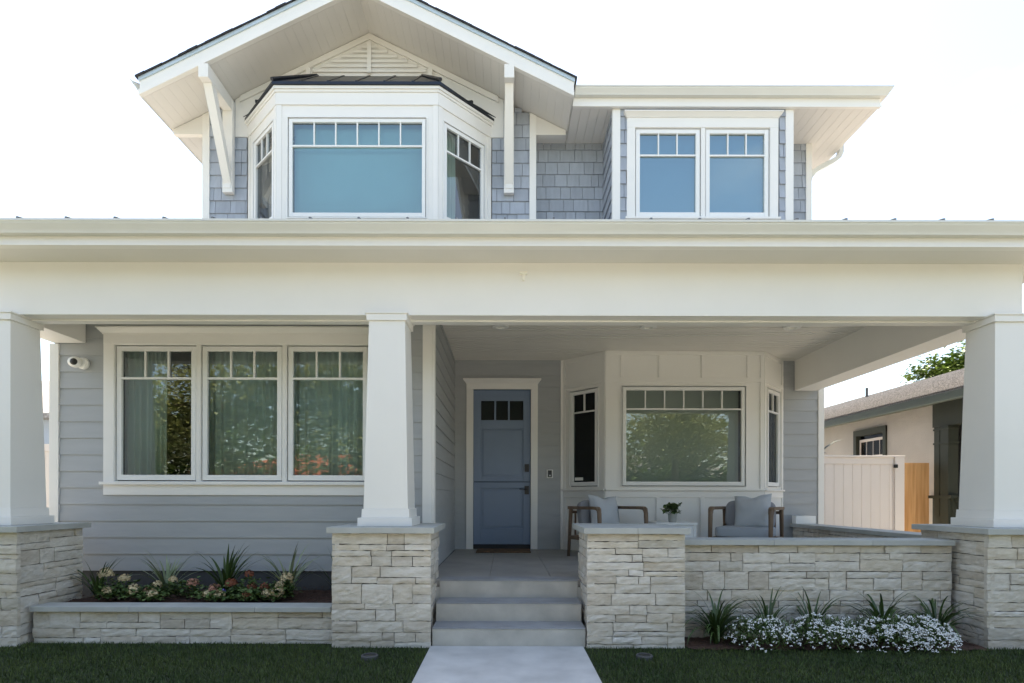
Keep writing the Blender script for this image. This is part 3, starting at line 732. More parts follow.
# bay roof: metal hip with raised seams and hip caps
zr0 = 7.03; ov = .07; p_ = .85
E = [(GX - 1.84 - ov, YG), (GX - 1.125 - ov * .55, YU - ov), (GX + 1.125 + ov * .55, YU - ov), (GX + 1.84 + ov, YG)]
ridge_z = zr0 + p_ * (YG - .02 - (YU - ov)); T = [(GX - .80, YG - .02), (GX + .80, YG - .02)]
rr = MB()
def v3(p, z): return (p[0], p[1], z)
rr.add([v3(E[0], zr0), v3(E[1], zr0), v3(E[2], zr0), v3(E[3], zr0), v3(T[0], ridge_z), v3(T[1], ridge_z), v3(E[0], zr0 - .038), v3(E[1], zr0 - .038), v3(E[2], zr0 - .038), v3(E[3], zr0 - .038)],
       [(1, 2, 5, 4), (0, 1, 4), (2, 3, 5), (0, 4, 5, 3), (6, 7, 1, 0), (7, 8, 2, 1), (8, 9, 3, 2), (9, 8, 7, 6), (0, 3, 9, 6)])
br_ = part('bay_roof', rr, 'roofmetal')
rs = MB()
for k in range(5):
    xx = GX - .78 + .39 * k
    rs.hexa([(xx - .015, YU - ov, zr0), (xx + .015, YU - ov, zr0), (xx + .015, YG - .03, ridge_z - .01), (xx - .015, YG - .03, ridge_z - .01),
             (xx - .015, YU - ov, zr0 + .012), (xx + .015, YU - ov, zr0 + .012), (xx + .015, YG - .03, ridge_z + .006), (xx - .015, YG - .03, ridge_z + .006)])
for a, t_ in ((E[1], T[0]), (E[2], T[1])):
    rs.tube([v3(a, zr0 + .03), v3(t_, ridge_z + .005)], .026, 6)
    for q in (E[0], E[3]):
        pass
for s, a, b_ in ((0, E[0], E[1]), (1, E[3], E[2])):
    for fct in (.0, .45):
        p0 = (a[0] + (b_[0] - a[0]) * fct, a[1] + (b_[1] - a[1]) * fct); tx = T[0] if s == 0 else T[1]
        q1 = (p0[0] + (tx[0] - a[0]) * (.5 - fct * .4), min(YG - .025, p0[1] + .35))
        rs.tube([v3(p0, zr0 + .02), (q1[0], q1[1], zr0 + p_ * .707 * abs(q1[0] - p0[0]) * .9 + .02)], .025, 6)
part('roof_seam', rs, 'roofmetal', br_)

# ---- window box on the right
bx0, bx1 = 1.52, 4.083
F = front(YX); uu = [(1.831, 2.779), (2.830, 3.762)]; wz0, wz1, wt = 5.30, 6.585, 6.20
hC = [(1.72, 3.90, 5.15, 6.80)]
m = MB(); shingles(m, F, bx0 + .10, bx1 - .10, 4.3, ZS, hC, seed=15); FS = Fr(bx0, YM, 0, -1); shingles(m, FS, 0.02, YM - YX - .03, 4.3, ZS, seed=16); FS2 = Fr(bx1, YX, 0, 1); shingles(m, FS2, .03, YM - YX, 4.3, ZS, seed=17)
part('shingle_wall', m, 'shingle_wall')
m = MB(); wallcore(m, F, bx0 + .02, bx1 - .02, 3.85, ZS, [(uu[0][0], uu[1][1], wz0, wz1)]); m.box(bx0 + .02, bx0 + .1, YX + .141, YM + .02, 3.85, ZS).box(bx1 - .1, bx1 - .02, YX + .141, YM + .02, 3.85, ZS); part('wall_core', m, 'room')
for a, b_ in ((bx0 - .012, bx0 + .10), (bx1 - .10, bx1 + .012)): part('corner_board', MB().fbox(F, a, b_, 4.3, ZS, -.05, .028), 'trim', bevel=.003)
m = casing(F, uu[0][0], uu[1][1], wz0, wz1, .115, .135, apron=.08); m.fbox(F, uu[0][1], uu[1][0], wz0, wz1, -.01, .024)
part('window_casing', m, 'trim', bevel=.002)
for k, (a, b_) in enumerate(uu): window(F, a, b_, wz0, wz1, wt, 3, 'glass_box', 'shade', backmat='shade_up', jamb=.005, sw=.058)

# ---- right eave: soffit, fascia, gutters, roof, downspout
ex0, ex1, ey = .93, 5.27, 7.98
so = MB(); x = ex0 + .004; so.box(.446, x - .002, 8.57, YM + .4, ZS, ZS + .02)
while x < ex1 - .01:
    so.box(x, min(x + .1265, ex1), ey + .005, YM + .4, ZS, ZS + .02); x += .13
y = YM + .4
so.box(4.6, ex1, YM + .401, 16.2, ZS, ZS + .02)
so.box(ex0 + .01, ex1, ey + .02, 16, ZS + .0205, ZS + .03)
part('eave_soffit', so, 'soffit')
fa = MB().box(ex0 + .005, ex1 + .03, ey - .03, ey + .004, ZS + .02, 7.06).box(ex0 + .005, ex1 + .04, ey - .045, ey + .004, ZS - .012, ZS + .0195)
fa.box(ex1 + .001, ex1 + .03, ey + .0045, 16.2, ZS + .001, 7.06)
part('fascia', fa, 'trim', bevel=.003)
gm = MB(); gutter(gm, ex0 + .03, ex1 + .031, ey - .0305, 7.075, .118, 1); gutter_side(gm, ey - .0305, 16.1, ex1 + .031, 7.075, 1, .118); part('gutter', gm, 'gutter')
rf = MB(); pr = .47; e0, e1 = ex0 + .02, ex1 + .06; yy0 = ey - .06; z0 = 7.075; dd = e1 - e0
rf.add([(e0, yy0, z0), (e1, yy0, z0), (e0, yy0 + dd, z0 + pr * dd), (e1, 16.3, z0), (e0, 16.3, z0 + pr * .01), (e0, yy0, z0 - .02), (e1, yy0, z0 - .02), (e1, 16.3, z0 - .02)],
       [(0, 1, 2), (1, 3, 2), (5, 7, 6), (0, 5, 6, 1), (1, 6, 7, 3), (3, 4, 2)])
part('hip_roof', rf, 'shingle_roof')
dsp = MB(); X, Y = 4.86, 9.02
def rect_tube(mb, pts, w_, h_):
    # rectangular downspout section along a path in the x-z plane
    n = len(pts); b = len(mb.v)
    for i, (x, z) in enumerate(pts):
        a = Vector(pts[max(i - 1, 0)]); c = Vector(pts[min(i + 1, n - 1)]); t_ = (c - a).normalized(); nx, nz_ = -t_.y, t_.x
        for sx, sy in ((-1, -1), (1, -1), (1, 1), (-1, 1)): mb.v.append((x + nx * w_ * sx, Y + h_ * sy, z + nz_ * w_ * sx))
    for i in range(n - 1):
        for k in range(4): mb.f.append((b + i * 4 + k, b + i * 4 + (k + 1) % 4, b + (i + 1) * 4 + (k + 1) % 4, b + (i + 1) * 4 + k))
    mb.f.append((b, b + 3, b + 2, b + 1)); mb.f.append((b + (n - 1) * 4, b + (n - 1) * 4 + 1, b + (n - 1) * 4 + 2, b + (n - 1) * 4 + 3))
rect_tube(dsp, [(5.37, 6.97), (5.37, 6.86), (5.34, 6.79), (5.26, 6.73), (5.02, 6.60), (4.93, 6.54), (4.875, 6.46), (4.855, 6.38), (4.855, 4.6)], .034, .045)
part('downspout', dsp, 'gutter')

# ------------------------------------------------------------------ garden walls
def lowwall(name, label, x0, x1, y0, y1, zt, capt, seed, front_only=True, joints=(), ends=False, axis='x'):
    t = empty(name, ((x0 + x1) / 2, (y0 + y1) / 2, 0), label, 'wall'); ox, oy = -t.location.x, -t.location.y
    def sh(mb): mb.v = [(v[0] + ox, v[1] + oy, v[2]) for v in mb.v]; return mb
    sh(b := MB().box(x0 + .03, x1 - .03, y0 + .03, y1 - .01, -.05, zt - capt)).build('wall_core', 'backing', t)
    s = MB()
    if axis == 'x': stones(s, Fr(x0, y0 + .02, 1, 0), 0, x1 - x0, -.02, zt - capt - .002, seed); stones(s, Fr(x1, y1 - .012, -1, 0), 0, x1 - x0, -.02, zt - capt - .002, seed + 1)
    else:
        stones(s, Fr(x0 + .02, y1, 0, -1), 0, y1 - y0, -.02, zt - capt - .002, seed); stones(s, Fr(x1 - .02, y0, 0, 1), 0, y1 - y0, -.02, zt - capt - .002, seed + 1)
    sh(s).build('stone_facing', 'stone', t)
    c = MB(); ov = .03; e = [x0] + list(joints) + [x1] if axis == 'x' else [y0] + list(joints) + [y1]
    for a, b_ in zip(e, e[1:]):
        if axis == 'x': c.box(a + .001, b_ - .001, y0 - ov, y1 + ov, zt - capt, zt)
        else: c.box(x0 - ov, x1 + ov, a + .001, b_ - .001, zt - capt, zt)
    sh(c).build('coping', 'cap', t, bevel=.003)
    return t
lowwall('planter_wall', 'low pale stone planter wall with grey coping between the two left piers', -4.172, -1.532, 4.93, 5.08, .33, .045, 51, joints=(-3.3, -2.2))
lowwall('garden_wall', 'waist high pale stone wall with grey coping closing the front of the seating porch', 1.577, 4.104, 5.14, 5.40, .913, .05, 61, joints=(2.45, 3.35))
lowwall('garden_wall', 'shaded stone side wall with grey coping running back along the right edge of the porch', 4.37, 4.64, 5.69, 8.55, .913, .05, 71, joints=(7.1,), axis='y')
def moundbed(name, x0, x1, y0, y1, z, mat, amp, label, cat):
    s = MB(); nx, ny = int((x1 - x0) / .05), int((y1 - y0) / .05)
    for j in range(ny + 1):
        for i in range(nx + 1):
            x = x0 + (x1 - x0) * i / nx; y = y0 + (y1 - y0) * j / ny
            s.v.append((x, y, z + amp * noise.noise(Vector((x * 6, y * 6, 2))) + amp * .6 * noise.noise(Vector((x * 22, y * 22, 5)))))
    for j in range(ny):
        for i in range(nx): q = j * (nx + 1) + i; s.f.append((q, q + 1, q + nx + 2, q + nx + 1))
    return struct(name, s, mat)
moundbed('planter_soil', -4.18, -1.5, 5.07, 6.03, .295, 'mulch', .02, '', '')
struct('planter_fill', MB().box(-1.499, -.80, 5.61, 6.0, 0, .32), 'mulch')
moundbed('soil_bed', 1.56, 4.12, 4.74, 5.15, .015, 'soil', .02, '', '')
ch = MB(); rc = random.Random(5)
for _ in range(1500):
    if rc.random() < .7: x, y, z = rc.uniform(-4.15, -1.52), rc.uniform(5.17, 6.0), .325
    else: x, y, z = rc.uniform(1.58, 4.1), rc.uniform(4.76, 5.12), .02
    a = rc.uniform(0, 3.14); l = rc.uniform(.008, .025); h = .006; c_, s_ = math.cos(a) * l, math.sin(a) * l
    zz = z + rc.uniform(-.005, .02); t_ = rc.uniform(-.012, .012)
    ch.add([(x - c_, y - s_, zz), (x + s_ * .3, y - c_ * .3, zz + h), (x + c_, y + s_, zz + t_), (x - s_ * .3, y + c_ * .3, zz + h)], [(0, 1, 2, 3)])
tag(ch.build('bark_chips', 'mulch'), 'dark brown bark mulch covering the planting beds', 'mulch', kind='stuff')

# ------------------------------------------------------------------ plants
def strap_mesh(mb, r, n, L, wd, spread, droop, base=.02):
    for _ in range(n):
        a = r.uniform(0, 6.283); tilt = r.uniform(.1, 1.0) * spread; l = L * r.uniform(.65, 1.05); w0 = wd * r.uniform(.85, 1.3)
        bx, by = math.cos(a) * base * r.random(), math.sin(a) * base * r.random(); seg = 7; p = Vector((bx, by, 0)); th = tilt * .5
        side = Vector((-math.sin(a), math.cos(a), 0)); b = len(mb.v)
        for i in range(seg + 1):
            f = i / seg; ww = w0 * (.55 + .9 * f - 1.43 * f ** 2.2) if f < 1 else .0008
            ww = max(ww, .0008); up = Vector((math.cos(a) * math.cos(th) * -.25, math.sin(a) * math.cos(th) * -.25, .2)) * ww
            mb.v += [tuple(p - side * ww + up), tuple(p), tuple(p + side * ww + up)]
            d = Vector((math.cos(a) * math.sin(th), math.sin(a) * math.sin(th), math.cos(th))); p = p + d * l / seg; th += (tilt * .6 + droop * f * 1.3) / seg * 2.2
        for i in range(seg):
            q = b + i * 3; mb.f += [(q, q + 1, q + 4, q + 3), (q + 1, q + 2, q + 5, q + 4)]
def strap_plant(x, y, z, n, L, wd, spread, droop, mat, seed, label, group, name='strap_leaf_plant'):
    r = random.Random(seed); m = MB(); strap_mesh(m, r, n, L, wd, spread, droop)
    o = m.build(name, mat, smooth=True); o.location = (x, y, z); return tag(o, label, 'plant', group)
GV = 'striped strap leaf plants in the left planter'
def at(px_, py_, Y): s = F_PX / Y; return ((px_ - 506) / s, Y, H_CAM - (py_ - 498) / s)
for i, (px_, Y, L, n, lab) in enumerate([
    (98, 5.5, .34, 13, 'small strap leaf plant in the corner of the planter against the left stone pier'),
    (167, 5.62, .40, 26, 'pale striped strap leaf plant second from the left in the planter, spreading wide and low'),
    (226, 5.6, .44, 28, 'tallest green strap leaf plant in the middle of the planter below the window'),
    (289, 5.6, .42, 24, 'strap leaf plant behind the cream flower heads at the right of the planter'),
    (338, 5.65, .36, 14, 'strap leaf plant half hidden behind the stone pier beside the steps')]):
    x, y, z = at(px_, 590, Y)
    strap_plant(x, y, .29, n + 2, L * 1.45, .014 if i != 2 else .017, .85 if i != 1 else 1.15, .25, 'variegated' if i in (1, 3) else 'strap', 100 + i, lab, GV)
def flower_head(mb, c, r_, n, r):
    for _ in range(n):
        d = Vector((r.gauss(0, 1), r.gauss(0, 1), abs(r.gauss(0, 1)) - .25)).normalized(); p = Vector(c) + d * r_ * r.uniform(.75, 1.0)
        t1 = d.orthogonal().normalized(); t2 = d.cross(t1); a = r.uniform(0, 6.28); u = t1 * math.cos(a) + t2 * math.sin(a); v = d.cross(u); s = r_ * r.uniform(.2, .3)
        mb.add([p - u * s, p - v * s * .8 + d * s * .3, p + u * s, p + v * s * .8 + d * s * .3], [(0, 1, 2, 3)])
def leaf_cloud(mb, r, pts, n, rad, size):
    for _ in range(n):
        c = Vector(r.choice(pts)); d = Vector((r.gauss(0, 1), r.gauss(0, 1), r.gauss(0, .8))); p = c + d * rad * .5
        if p.z < .02: p.z = .02 + r.random() * .03
        a = r.uniform(0, 6.283); e = r.uniform(-.5, .9); u = Vector((math.cos(a) * math.cos(e), math.sin(a) * math.cos(e), math.sin(e))); s_ = u.cross(Vector((0, 0, 1))).normalized()
        l = size * r.uniform(.6, 1.2); wv = l * .42; up = s_.cross(u) * l * .12
        mb.add([p, p + u * l * .35 + s_ * wv + up, p + u * l, p + u * l * .35 - s_ * wv + up], [(0, 1, 2, 3)])
FL = {
 'A': ([(106, 575.4, 7.2, 'cream_fl'), (124.4, 580, 5.6, 'cream_fl'), (107.3, 592, 4.6, 'cream_fl'), (134, 591, 6.2, 'cream_fl')], 'bushy flowering plant with four cream heads beside the left stone pier'),
 'B': ([(146.6, 592, 4, 'pink_fl'), (152, 593, 4.5, 'cream_fl'), (152.4, 600, 5.4, 'cream_fl'), (157, 586, 4.8, 'cream_fl'), (173.3, 581, 4.4, 'cream_fl')], 'flowering plant with pale cream and pink heads below the low striped strap leaf plant'),
 'C': ([(193, 584, 5.4, 'pink_fl'), (207, 598, 4.6, 'cream_fl')], 'small flowering plant with one salmon pink head and one cream head'),
 'D': ([(215, 590, 5.8, 'pink_fl'), (231.6, 584.5, 6, 'rust_fl'), (219.8, 600.5, 5.4, 'cream_fl'), (249.4, 575, 4.6, 'rust_fl'), (252, 587.6, 4.6, 'rust_fl'), (247, 600, 4.6, 'rust_fl')], 'flowering plant with rust red heads in the middle of the planter'),
 'E': ([(265, 588, 4.8, 'rust_fl'), (287, 579, 6.5, 'cream_fl'), (280, 586, 4.5, 'cream_fl'), (278, 593, 6.4, 'cream_fl'), (268, 596, 5.8, 'cream_fl')], 'flowering plant with large cream heads at the right end of the row of flowers'),
}
for key, (fl, lab) in FL.items():
    r = random.Random(ord(key)); pts = []
    cx = sum(f[0] for f in fl) / len(fl); x0, y0, _ = at(cx, 590, 5.4)
    t = empty('flowering_plant', (x0, y0, .31), lab, 'flowering plant', 'flowering plants in the left planter')
    heads = []
    for (fx, fy, fr_, mt) in fl:
        Y = 5.26 + max(0, (600 - fy)) * .011; x, y, z = at(fx, fy, Y); z = max(z, .37); heads.append(((x - x0, y - y0, z - .31), fr_ / (F_PX / Y), mt)); pts.append((x - x0, y - y0 + .02, (z - .31) * .55)); pts.append((x - x0 + r.uniform(-.06, .06), y - y0 + .03, .03))
    lf = MB(); leaf_cloud(lf, r, pts, 190 * len(fl), .10, .045); lf.v = [(v[0], v[1], max(v[2], .005)) for v in lf.v]
    for h, hr, mt in heads: lf.tube([(h[0] * .7, h[1] * .7 + .02, 0), (h[0] * .95, h[1], h[2] * .6), h], .003, 5)
    lf.build('foliage', 'foliage', t)
    for h, hr, mt in heads:
        m = MB(); flower_head(m, h, hr, 85, r); m.build('flower_head', mt, t)
m = MB(); x, y, z = at(223.7, 591.5, 5.3)
t = empty('violet_flower', (x, y, .31), 'single small violet flower beside the rust red flower heads', 'flower')
r = random.Random(2); m.tube([(0, 0, 0), (0, 0, z - .32)], .002, 5); leaf_cloud(m, r, [(0, 0, .03)], 20, .04, .03); m.build('stem', 'foliage', t)
m = MB(); flower_head(m, (0, 0, z - .31), .022, 22, r); m.build('petals', 'purple_fl', t)

# right bed: white alyssum mounds and strap leaf plants
def alyssum(px0, px1, pytop, seed, lab, dens):
    r = random.Random(seed); Yc = 4.86; xa, xb = (px0 - 506) / 115, (px1 - 506) / 115; cx = (xa + xb) / 2; hw = (xb - xa) / 2
    t = empty('white_alyssum', (cx, Yc, 0), lab, 'flowering plant', 'white alyssum mounds along the foot of the stone wall')
    lf = MB(); fw = MB(); H = .24; zc = lambda u, v: max(0.0, 1 - (abs(u) ** 2.6) - (v * v)) ** .5
    def surf(u, v):
        h = H * zc(u, v) * (1 + .22 * noise.noise(Vector((u * 3 + seed, v * 3, 1)))); return Vector((u * hw * 1.03, v * .26 - .04 * (1 - abs(u)), h + .015))
    for _ in range(int(8000 * hw)):
        u, v = r.uniform(-1, 1), r.uniform(-1, 1)
        if zc(u, v) <= .02: continue
        p = surf(u, v) * r.uniform(.55, 1.0); p.z = max(p.z + r.uniform(-.02, .025), .004); a = r.uniform(0, 6.283); e = r.uniform(-.2, 1.2)
        d = Vector((math.cos(a) * math.cos(e), math.sin(a) * math.cos(e), math.sin(e))); s_ = d.cross(Vector((0, 0, 1))).normalized() * .0045; l = r.uniform(.02, .045)
        lf.add([p - s_, p + s_, p + s_ * .6 + d * l, p - s_ * .6 + d * l], [(0, 1, 2, 3)])
    for _ in range(int(2300 * hw * dens)):
        u, v = r.uniform(-1, 1), r.uniform(-1, .75)
        k = zc(u, v)
        if k <= .02: continue
        if noise.noise(Vector((u * 4.5 + seed * 3, v * 4.5, 3))) < 0.0 + (.28 if v > -.2 else 0) - .3 * (v < -.5): continue
        p = surf(u, v) * 1.02; p.z += r.uniform(0, .02)
        for q in range(r.randint(3, 6)):
            c = p + Vector((r.gauss(0, .007), r.gauss(0, .007), r.gauss(0, .004))); s = r.uniform(.0042, .0062); d = Vector((r.gauss(0, .5), -0.6 + r.gauss(0, .4), .8)).normalized(); t1 = d.orthogonal().normalized() * s; t2 = d.cross(t1)
            fw.add([c - t1, c - t2, c + t1, c + t2], [(0, 1, 2, 3)])
    lf.build('foliage', 'foliage', t); fw.build('blossom', 'white_fl', t)
alyssum(722, 795, 612, 31, 'white alyssum mound nearest the steps, loose and patchy with dark gaps', .8)
alyssum(778, 866, 612, 32, 'middle white alyssum mound in front of the stone wall', .95)
alyssum(842, 922, 610, 33, 'dense white alyssum mound in front of the broad leaf clump', 1.5)
alyssum(884, 950, 612, 34, 'rightmost white alyssum mound tapering towards the right stone pier', 1.7)
GS = 'dark green strap leaf plants in the right bed'
for i, (px_, Y, L, n, wd, sp, dr, lab) in enumerate([
    (716, 4.95, .42, 40, .015, 1.15, .7, 'arching dark green strap leaf plant at the left end of the right bed'),
    (768, 4.99, .44, 14, .013, .9, .4, 'strap leaf plant between the first and second white alyssum mounds'),
    (812, 5.0, .40, 14, .013, .95, .4, 'low strap leaf plant behind the middle white alyssum mound'),
    (882, 4.98, .44, 15, .021, .8, .7, 'broad leaf lily clump standing tallest behind the dense alyssum'),
    (936, 4.97, .44, 22, .014, 1.0, .8, 'arching strap leaf plant next to the right stone pier')]):
    strap_plant((px_ - 506) / (F_PX / Y), Y - .01, .01, int(n * 1.6) + 8, L * 1.35, wd, sp, dr + .25, 'strap', 200 + i, lab, GS)

# ------------------------------------------------------------------ small things on the house and lawn
t = empty('security_camera', ((80 - 506) / 93.5, YL - .02, H_CAM + (498 - 364) / 93.5), 'small white dome security camera on the siding left of the big window', 'camera')
m = MB().lathe([(.058, 0), (.062, .008), (.062, .035), (.05, .05)], (.03, 0, -.004), 28, 'y'); m.build('base', 'hotwhite', t, bevel=.002)
m = MB().blob((-.02, -.065, .0), .062, (1.15, .95, .95), 24, 16); m.build('dome', 'hotwhite', t, smooth=True)
m = MB().blob((-.006, -.104, -.004), .036, (1.1, .75, 1), 18, 12); m.build('lens', 'black', t, smooth=True)
t = empty('doorbell', ((549.7 - 506) / 65.3, YD - .02, H_CAM + (498 - 473.7) / 65.3), 'white framed video doorbell with dark centre on the wall right of the blue door', 'doorbell')
MB().box(-.048, .048, -.02, 0, -.065, .065).build('back_plate', 'hotwhite', t, bevel=.004)
MB().box(-.03, .03, -.034, -.0205, -.052, .052).build('face', 'black', t, bevel=.004); MB().lathe([(.012, .034), (.012, .038), (.009, .040)], (0, 0, -.028), 16, 'y').build('button', 'hotwhite', t)
for (px_, lab) in ((500, 'round recessed light in the porch ceiling above the steps'), (648, 'round recessed light in the porch ceiling above the bay window'), (792, 'round recessed light in the porch ceiling nearest the right side beam')):
    t = empty('recessed_light', ((px_ - 506) / 82, 6.83, CZ), lab, 'light', 'recessed lights in the porch ceiling')
    MB().lathe([(.050, -.012), (.055, -.034), (.098, -.030), (.104, -.001)], (0, 0, 0), 24).build('trim_ring', 'hotwhite', t, smooth=False)
    MB().lathe([(.0, -.014), (.049, -.014), (.049, -.001)], (0, 0, 0), 24).build('lens', 'lens', t)
t = empty('hook', ((523 - 506) / 110, 5.10, H_CAM + (498 - 276) / 110), 'tiny pale hook on the face of the porch beam above the steps', 'hook')
MB().box(-.034, .034, -.03, 0, .010, .036).box(-.011, .011, -.028, 0, -.045, .010).build('hook_body', 'lens', t, bevel=.003)
for (px_, py_, lab) in ((370, 656.6, 'round dark well light set in the lawn left of the path'), (644.7, 656, 'round dark well light set in the lawn right of the path')):
    Y = F_PX * (H_CAM - .02) / (py_ - 498); t = empty('well_light', ((px_ - 506) * Y / F_PX, Y, 0), lab, 'light', 'well lights in the lawn')
    MB().lathe([(.068, 0), (.068, .028), (.060, .034), (.050, .034), (.048, .026)], (0, 0, 0), 28).build('housing', 'foundation', t, bevel=.001)
    MB().lathe([(0, .027), (.047, .028), (.047, .024)], (0, 0, 0), 28).build('glass', 'black', t)
o = MB().box(-.43, .36, 7.99, 8.50, 0, .018).build('doormat', 'mat_fibre', bevel=.004); o.location = (0, 0, FZ); tag(o, 'dark brown coir doormat in front of the blue door', 'doormat')
o = MB().box(-.15, .15, -.06, .06, 0, .12).build('small_box', 'hotwhite', bevel=.005); o.location = (4.50, 8.46, .913); tag(o, 'small plain white box at the far end of the side wall coping', 'box')

# ---- armchairs
def rounded(mb, c, hx_, hy_, hz_, rx=0, ry=0, rz=0, pw=4.0, seg=24, rings=14, dent=0):
    from mathutils import Euler
    e = Euler((rx, ry, rz)); b = len(mb.v)
    def sp(v, p): return math.copysign(abs(v) ** (2 / p), v)
    for i in range(rings + 1):
        th = -math.pi / 2 + math.pi * i / rings
        for k in range(seg):
            q = 2 * math.pi * k / seg; x = sp(math.cos(th), pw) * sp(math.cos(q), pw); y = sp(math.cos(th), pw) * sp(math.sin(q), pw); z = sp(math.sin(th), pw)
            v = Vector((x * hx_, y * hy_, z * hz_)); v.rotate(e); mb.v.append(tuple(v + Vector(c)))
    for i in range(rings):
        for k in range(seg): k2 = (k + 1) % seg; mb.f.append((b + i * seg + k, b + i * seg + k2, b + (i + 1) * seg + k2, b + (i + 1) * seg + k))
def pillow_mesh(mb, W, H, T, n=16):
    """knife-edge pillow in the x-z plane with pinched corners and a chopped top"""
    for s in (-1, 1):
        b = len(mb.v)
        for j in range(n + 1):
            for i in range(n + 1):
                u, v = -1 + 2 * i / n, -1 + 2 * j / n
                th = ((1 - u ** 4) * (1 - v ** 4)) ** .55; px_ = u * (1 - .07 * (1 - v * v) * 1.0); pz_ = v * (1 - .06 * (1 - u * u))
                z = pz_ * H / 2
                if v > 0: z -= .035 * math.exp(-(u / .28) ** 2) * v
                d = th * T / 2 * (1 + .12 * noise.noise(Vector((u * 2.2, v * 2.2, s * 3))))
                mb.v.append((px_ * W / 2, s * d, z))
        for j in range(n):
            for i in range(n):
                q = b + j * (n + 1) + i; f = (q, q + 1, q + n + 2, q + n + 1); mb.f.append(f if s < 0 else f[::-1])
def chair(x, y, phi, lab):
    t = empty('armchair', (x, y, FZ), lab, 'armchair', 'teak armchairs on the porch', rz=phi)
    W, D, A = .36, .325, .665     # half width, half depth, arm height; front is -y
    for s in (-1, 1):
        xx = s * W
        m = MB()   # one bent arm with its two legs
        fr_ = MB().tube([(xx, -D - .03, 0), (xx, -D + .0, A - .07), (xx, -D + .02, A - .02)], [.022, .029, .030], 10)
        fr_.build('leg', 'teak', t, smooth=True)
        MB().tube([(xx, D + .075, 0), (xx, D + .02, A - .05), (xx, D + .005, A - .01)], [.021, .027, .028], 10).build('leg', 'teak', t, smooth=True)
        a = MB(); n = 12; b = 0
        path = [(-D + .0, A - .055), (-D + .008, A - .022), (-D + .035, A - .002), (-D + .09, A + .004), (0, A + .002), (D - .05, A), (D + .05, A)]
        for (yy, zz) in path:
            a.v += [(xx - .033, yy, zz - .028), (xx + .033, yy, zz - .028), (xx + .033, yy, zz + .012), (xx - .033, yy, zz + .012)]
        for i in range(len(path) - 1):
            for k in range(4): a.f.append((i * 4 + k, i * 4 + (k + 1) % 4, (i + 1) * 4 + (k + 1) % 4, (i + 1) * 4 + k))
        a.f += [(3, 2, 1, 0), tuple(len(a.v) - 4 + k for k in range(4))]
        a.build('armrest', 'teak', t, bevel=.006)
        MB().box(xx - .018, xx + .018, -D, D + .03, .235, .285).build('side_rail', 'teak', t, bevel=.005)
    MB().box(-W + .019, W - .019, -D - .005, -D + .03, .235, .285).box(-W + .019, W - .019, D - .0, D + .035, .235, .285).build('seat_frame', 'teak', t, bevel=.005)
    bf = MB().box(-W + .02, W - .02, D + .02, D + .045, .58, .62)
    for k in range(6): bf.box(-.28 + k * .112 - .012, -.28 + k * .112 + .012, D + .022, D + .042, .286, .579)
    bf.build('back_frame', 'teak', t, bevel=.004)
    m = MB(); rounded(m, (0, -.02, .355), .325, .325, .072, pw=7, seg=40, rings=20); m.build('seat_cushion', 'cushion', t, smooth=True)
    m = MB(); rounded(m, (0, D - .10, .57), .31, .075, .19, rx=R(-12), pw=5, seg=40, rings=20); m.build('back_cushion', 'backcush', t, smooth=True)
    return t
def place(t, lx, ly, lz): 
    c, s = math.cos(t.rotation_euler.z), math.sin(t.rotation_euler.z); return (t.location.x + c * lx - s * ly, t.location.y + s * lx + c * ly, t.location.z + lz)
def pillow(t, lx, ly, lz, rot, sz, lab):
    m = MB(); pillow_mesh(m, sz, sz, .17); o = m.build('pillow', 'pillow', smooth=True); o.location = place(t, lx, ly, lz); o.rotation_euler = (rot[0], rot[1], t.rotation_euler.z + rot[2]); return tag(o, lab, 'pillow', 'pale grey pillows on the armchairs')
c1 = chair(1.345, 7.38, R(25), 'teak armchair behind the stone pier right of the steps, facing right')
pillow(c1, -.02, .06, .60, (R(-14), R(3), R(2)), .46, 'pale grey pillow on the armchair behind the stone pier')
c2 = chair(3.13, 7.30, R(-36), 'teak armchair behind the low stone wall, facing left beside the side wall')
pillow(c2, .07, .04, .61, (R(-16), R(-4), R(-3)), .47, 'large pale grey pillow on the armchair by the low stone wall')

# side table and potted plant
t = empty('side_table', (2.20, 7.45, FZ), 'low square white side table between the two armchairs', 'table')
MB().box(-.27, .27, -.25, .25, .44, .472).build('tabletop', 'hotwhite', t, bevel=.004)
for sx in (-1, 1): MB().box(sx * .235 - .02, sx * .235 + .02, -.24, .24, 0, .4395).build('side_panel', 'hotwhite', t, bevel=.004)
MB().box(-.2145, .2145, -.235, -.215, 0, .4395).build('front_panel', 'hotwhite', t, bevel=.003)
t = empty('potted_plant', (2.19, 7.36, FZ + .472), 'small leafy green plant in a ribbed grey pot on the white side table', 'potted plant')
m = MB(); b = 0; seg = 32
prof = [(.044, 0), (.050, .01), (.056, .10), (.058, .118), (.050, .118), (.047, .09)]
for r_, h in prof:
    for k in range(seg): q = 2 * math.pi * k / seg; rr_ = r_ * (1 + (.04 if k % 2 else -.02)); m.v.append((rr_ * math.cos(q), rr_ * math.sin(q), h))
for i in range(len(prof) - 1):
    for k in range(seg): k2 = (k + 1) % seg; m.f.append((i * seg + k, i * seg + k2, (i + 1) * seg + k2, (i + 1) * seg + k))
m.f.append(tuple(range(seg - 1, -1, -1))); m.f.append(tuple((len(prof) - 1) * seg + k for k in range(seg))); m.build('pot', 'pot', t)
m = MB(); r = random.Random(4)
for k in range(46):
    a = r.uniform(0, 6.283); l = r.uniform(.03, .15); h = .12 + r.uniform(.0, .11); tip = Vector((math.cos(a) * l, math.sin(a) * l * .8, h))
    m.tube([(0, 0, .10), (tip.x * .5, tip.y * .5, h * .85), tip], .0018, 4)
    leaf_cloud(m, r, [tuple(tip)], 4, .02, .055)
m.build('leaves', 'foliage', t)

